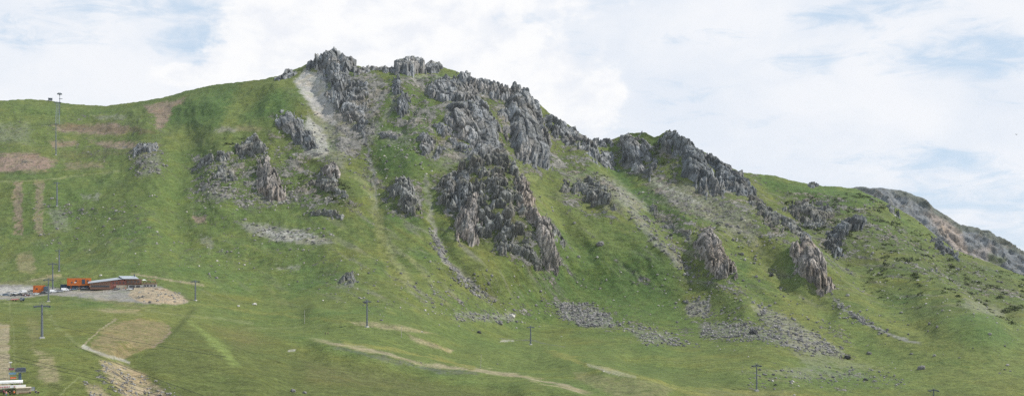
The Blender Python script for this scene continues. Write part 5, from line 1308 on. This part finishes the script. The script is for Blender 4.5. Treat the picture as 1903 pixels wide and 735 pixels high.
# ------------------------------------------------------------------ air, light, sky, camera
SUN_EL, SUN_AZ = math.radians(46), math.radians(80)   # azimuth clockwise from the view direction (+Y)
def haze():
    m = bpy.data.materials.new('haze'); m.use_nodes = True; t = NT(m.node_tree)
    out = t.n('ShaderNodeOutputMaterial'); v = t.n('ShaderNodeVolumePrincipled')
    v.inputs['Color'].default_value = (.80, .87, 1, 1); v.inputs['Density'].default_value = HAZE; v.inputs['Anisotropy'].default_value = .2
    t.link(v.outputs[0], out.inputs['Volume'])
    x0, x1, y0, y1, z0, z1 = -1810, 2610, -60, 3310, -124, 318
    V = np.array([(x, y, z) for z in (z0, z1) for y in (y0, y1) for x in (x0, x1)], float)
    q = np.array([(0,2,3,1),(4,5,7,6),(0,1,5,4),(2,6,7,3),(0,4,6,2),(1,3,7,5)])
    o = raw_mesh('haze', V, q, m, None, False); tag(o, 'thin summer haze', kind='stuff')
HAZE = .00002
haze()
sun = bpy.data.lights.new('sun', 'SUN'); sun.energy = 5.0; sun.angle = math.radians(.6); sun.color = (1, .955, .89)
so = bpy.data.objects.new('sun', sun); COL.objects.link(so)
d = Vector((math.sin(SUN_AZ) * math.cos(SUN_EL), math.cos(SUN_AZ) * math.cos(SUN_EL), math.sin(SUN_EL)))
so.rotation_euler = d.to_track_quat('Z', 'Y').to_euler(); so.location = (600, 0, 900)

w = bpy.data.worlds.new('World'); SC.world = w; w.use_nodes = True
t = NT(w.node_tree)
out = t.n('ShaderNodeOutputWorld'); bg = t.n('ShaderNodeBackground'); t.link(bg.outputs[0], out.inputs[0]); bg.inputs[1].default_value = .10
sky = t.n('ShaderNodeTexSky', sky_type='NISHITA'); sky.sun_disc = False; sky.sun_elevation = SUN_EL; sky.sun_rotation = SUN_AZ
sky.altitude = 1800; sky.air_density = 1.0; sky.dust_density = .6
tc = t.n('ShaderNodeTexCoord').outputs['Generated']
sp = t.n('ShaderNodeSeparateXYZ', i_0=tc)
az = t.m('ARCTAN2', sp.outputs[0], sp.outputs[1]); el = t.m('ARCSINE', sp.outputs[2])
def ang(px, py):
    a = math.atan((px - CX) / F); return a, math.atan((YH - py) / F * math.cos(a))
cv = t.n('ShaderNodeCombineXYZ', i_0=az, i_1=t.m('MULTIPLY', el, 1.5), i_2=0.0).outputs[0]
nb = t.noise(cv, 7, 7, .58, .3)          # broad layers
nf = t.noise(cv, 26, 6, .62, .2)         # puffs
nm = t.noise(t.vm('MULTIPLY', cv, (.8, 1.9, 1)), 22, 7, .66, .8)     # streaks
def blob(px, py, rx, ry):
    a, e = ang(px, py)
    dx = t.m('DIVIDE', t.m('SUBTRACT', az, a), rx / F); dy = t.m('DIVIDE', t.m('SUBTRACT', el, e), ry / F)
    return t.m('SUBTRACT', 1.0, t.m('SQRT', t.m('ADD', t.m('MULTIPLY', dx, dx), t.m('MULTIPLY', dy, dy))))
def union(lst):
    r = blob(*lst[0])
    for l in lst[1:]: r = t.m('SMOOTH_MAX', r, blob(*l), .12)
    return r
cum = union([(600,30,200,150),(520,60,130,80),(455,110,85,40),(420,140,90,35),(700,60,260,170),(860,90,200,120),(1010,150,130,90),(1115,165,50,45),(1080,190,90,60),(350,140,60,24),(760,-80,420,140)])
pf = t.m('ADD', t.m('MULTIPLY', t.m('SUBTRACT', nf, .5), 1.5), t.m('MULTIPLY', t.m('SUBTRACT', nb, .5), .5))
cumm = t.ramp(t.m('ADD', cum, pf), -.12, .32)
# thin cover over nearly all the sky, thinner in the blue gaps
gaps = union([(380,70,110,50),(250,20,150,40),(60,60,150,30),(1790,85,200,60),(1640,20,160,22),(1330,70,90,18),(1860,390,220,80),(1700,300,130,30),(1500,120,80,24),(950,40,60,20)])
thin = t.m('ADD', t.m('ADD', t.m('MULTIPLY', nm, 1.0), t.m('MULTIPLY', nb, .9)), t.m('MULTIPLY', t.ramp(gaps, -.6, .55), -.27))
thinm = t.ramp(thin, .42, .86)
high = t.ramp(el, .28, .60, 1.0, .08)          # unseen cover thinned towards the zenith to lower the ambient light
blue = t.mix(.9, t.scale(sky.outputs[0], 1.0), (6.0, 7.4, 9.0))
veil = t.mix(t.ramp(nb, .35, .65), (8.1, 8.6, 9.4), (9.3, 9.45, 9.8))
sk = t.mix(t.m('MULTIPLY', t.m('MULTIPLY', thinm, .97), high), blue, veil)
shade = t.ramp(t.m('ADD', nf, t.m('MULTIPLY', nb, .6)), .58, .92)
ccol = t.mix(shade, (8.7, 8.95, 9.5), (10.0, 10.0, 10.05))
sk = t.mix(t.m('MULTIPLY', cumm, .96), sk, ccol)
# small bright billows in the gap to the right
t.link(sk, bg.inputs[0])

cam = bpy.data.cameras.new('camera'); co_ = bpy.data.objects.new('camera', cam); COL.objects.link(co_)
co_.location = (0, 0, 0); co_.rotation_euler = (math.radians(90), 0, 0)
cam.sensor_width = 36; cam.lens = 36 * F / 1903; cam.shift_y = (YH - CY) / 1903; cam.clip_start = 1; cam.clip_end = 20000
SC.camera = co_
SC.view_settings.view_transform = 'Standard'; SC.view_settings.look = 'None'; SC.view_settings.gamma = 1; SC.view_settings.exposure = 0
SC.view_settings.use_curve_mapping = False
SC.cycles.use_denoising = False
SC.cycles.max_bounces = 5; SC.cycles.volume_bounces = 1
SC.render.film_transparent = False
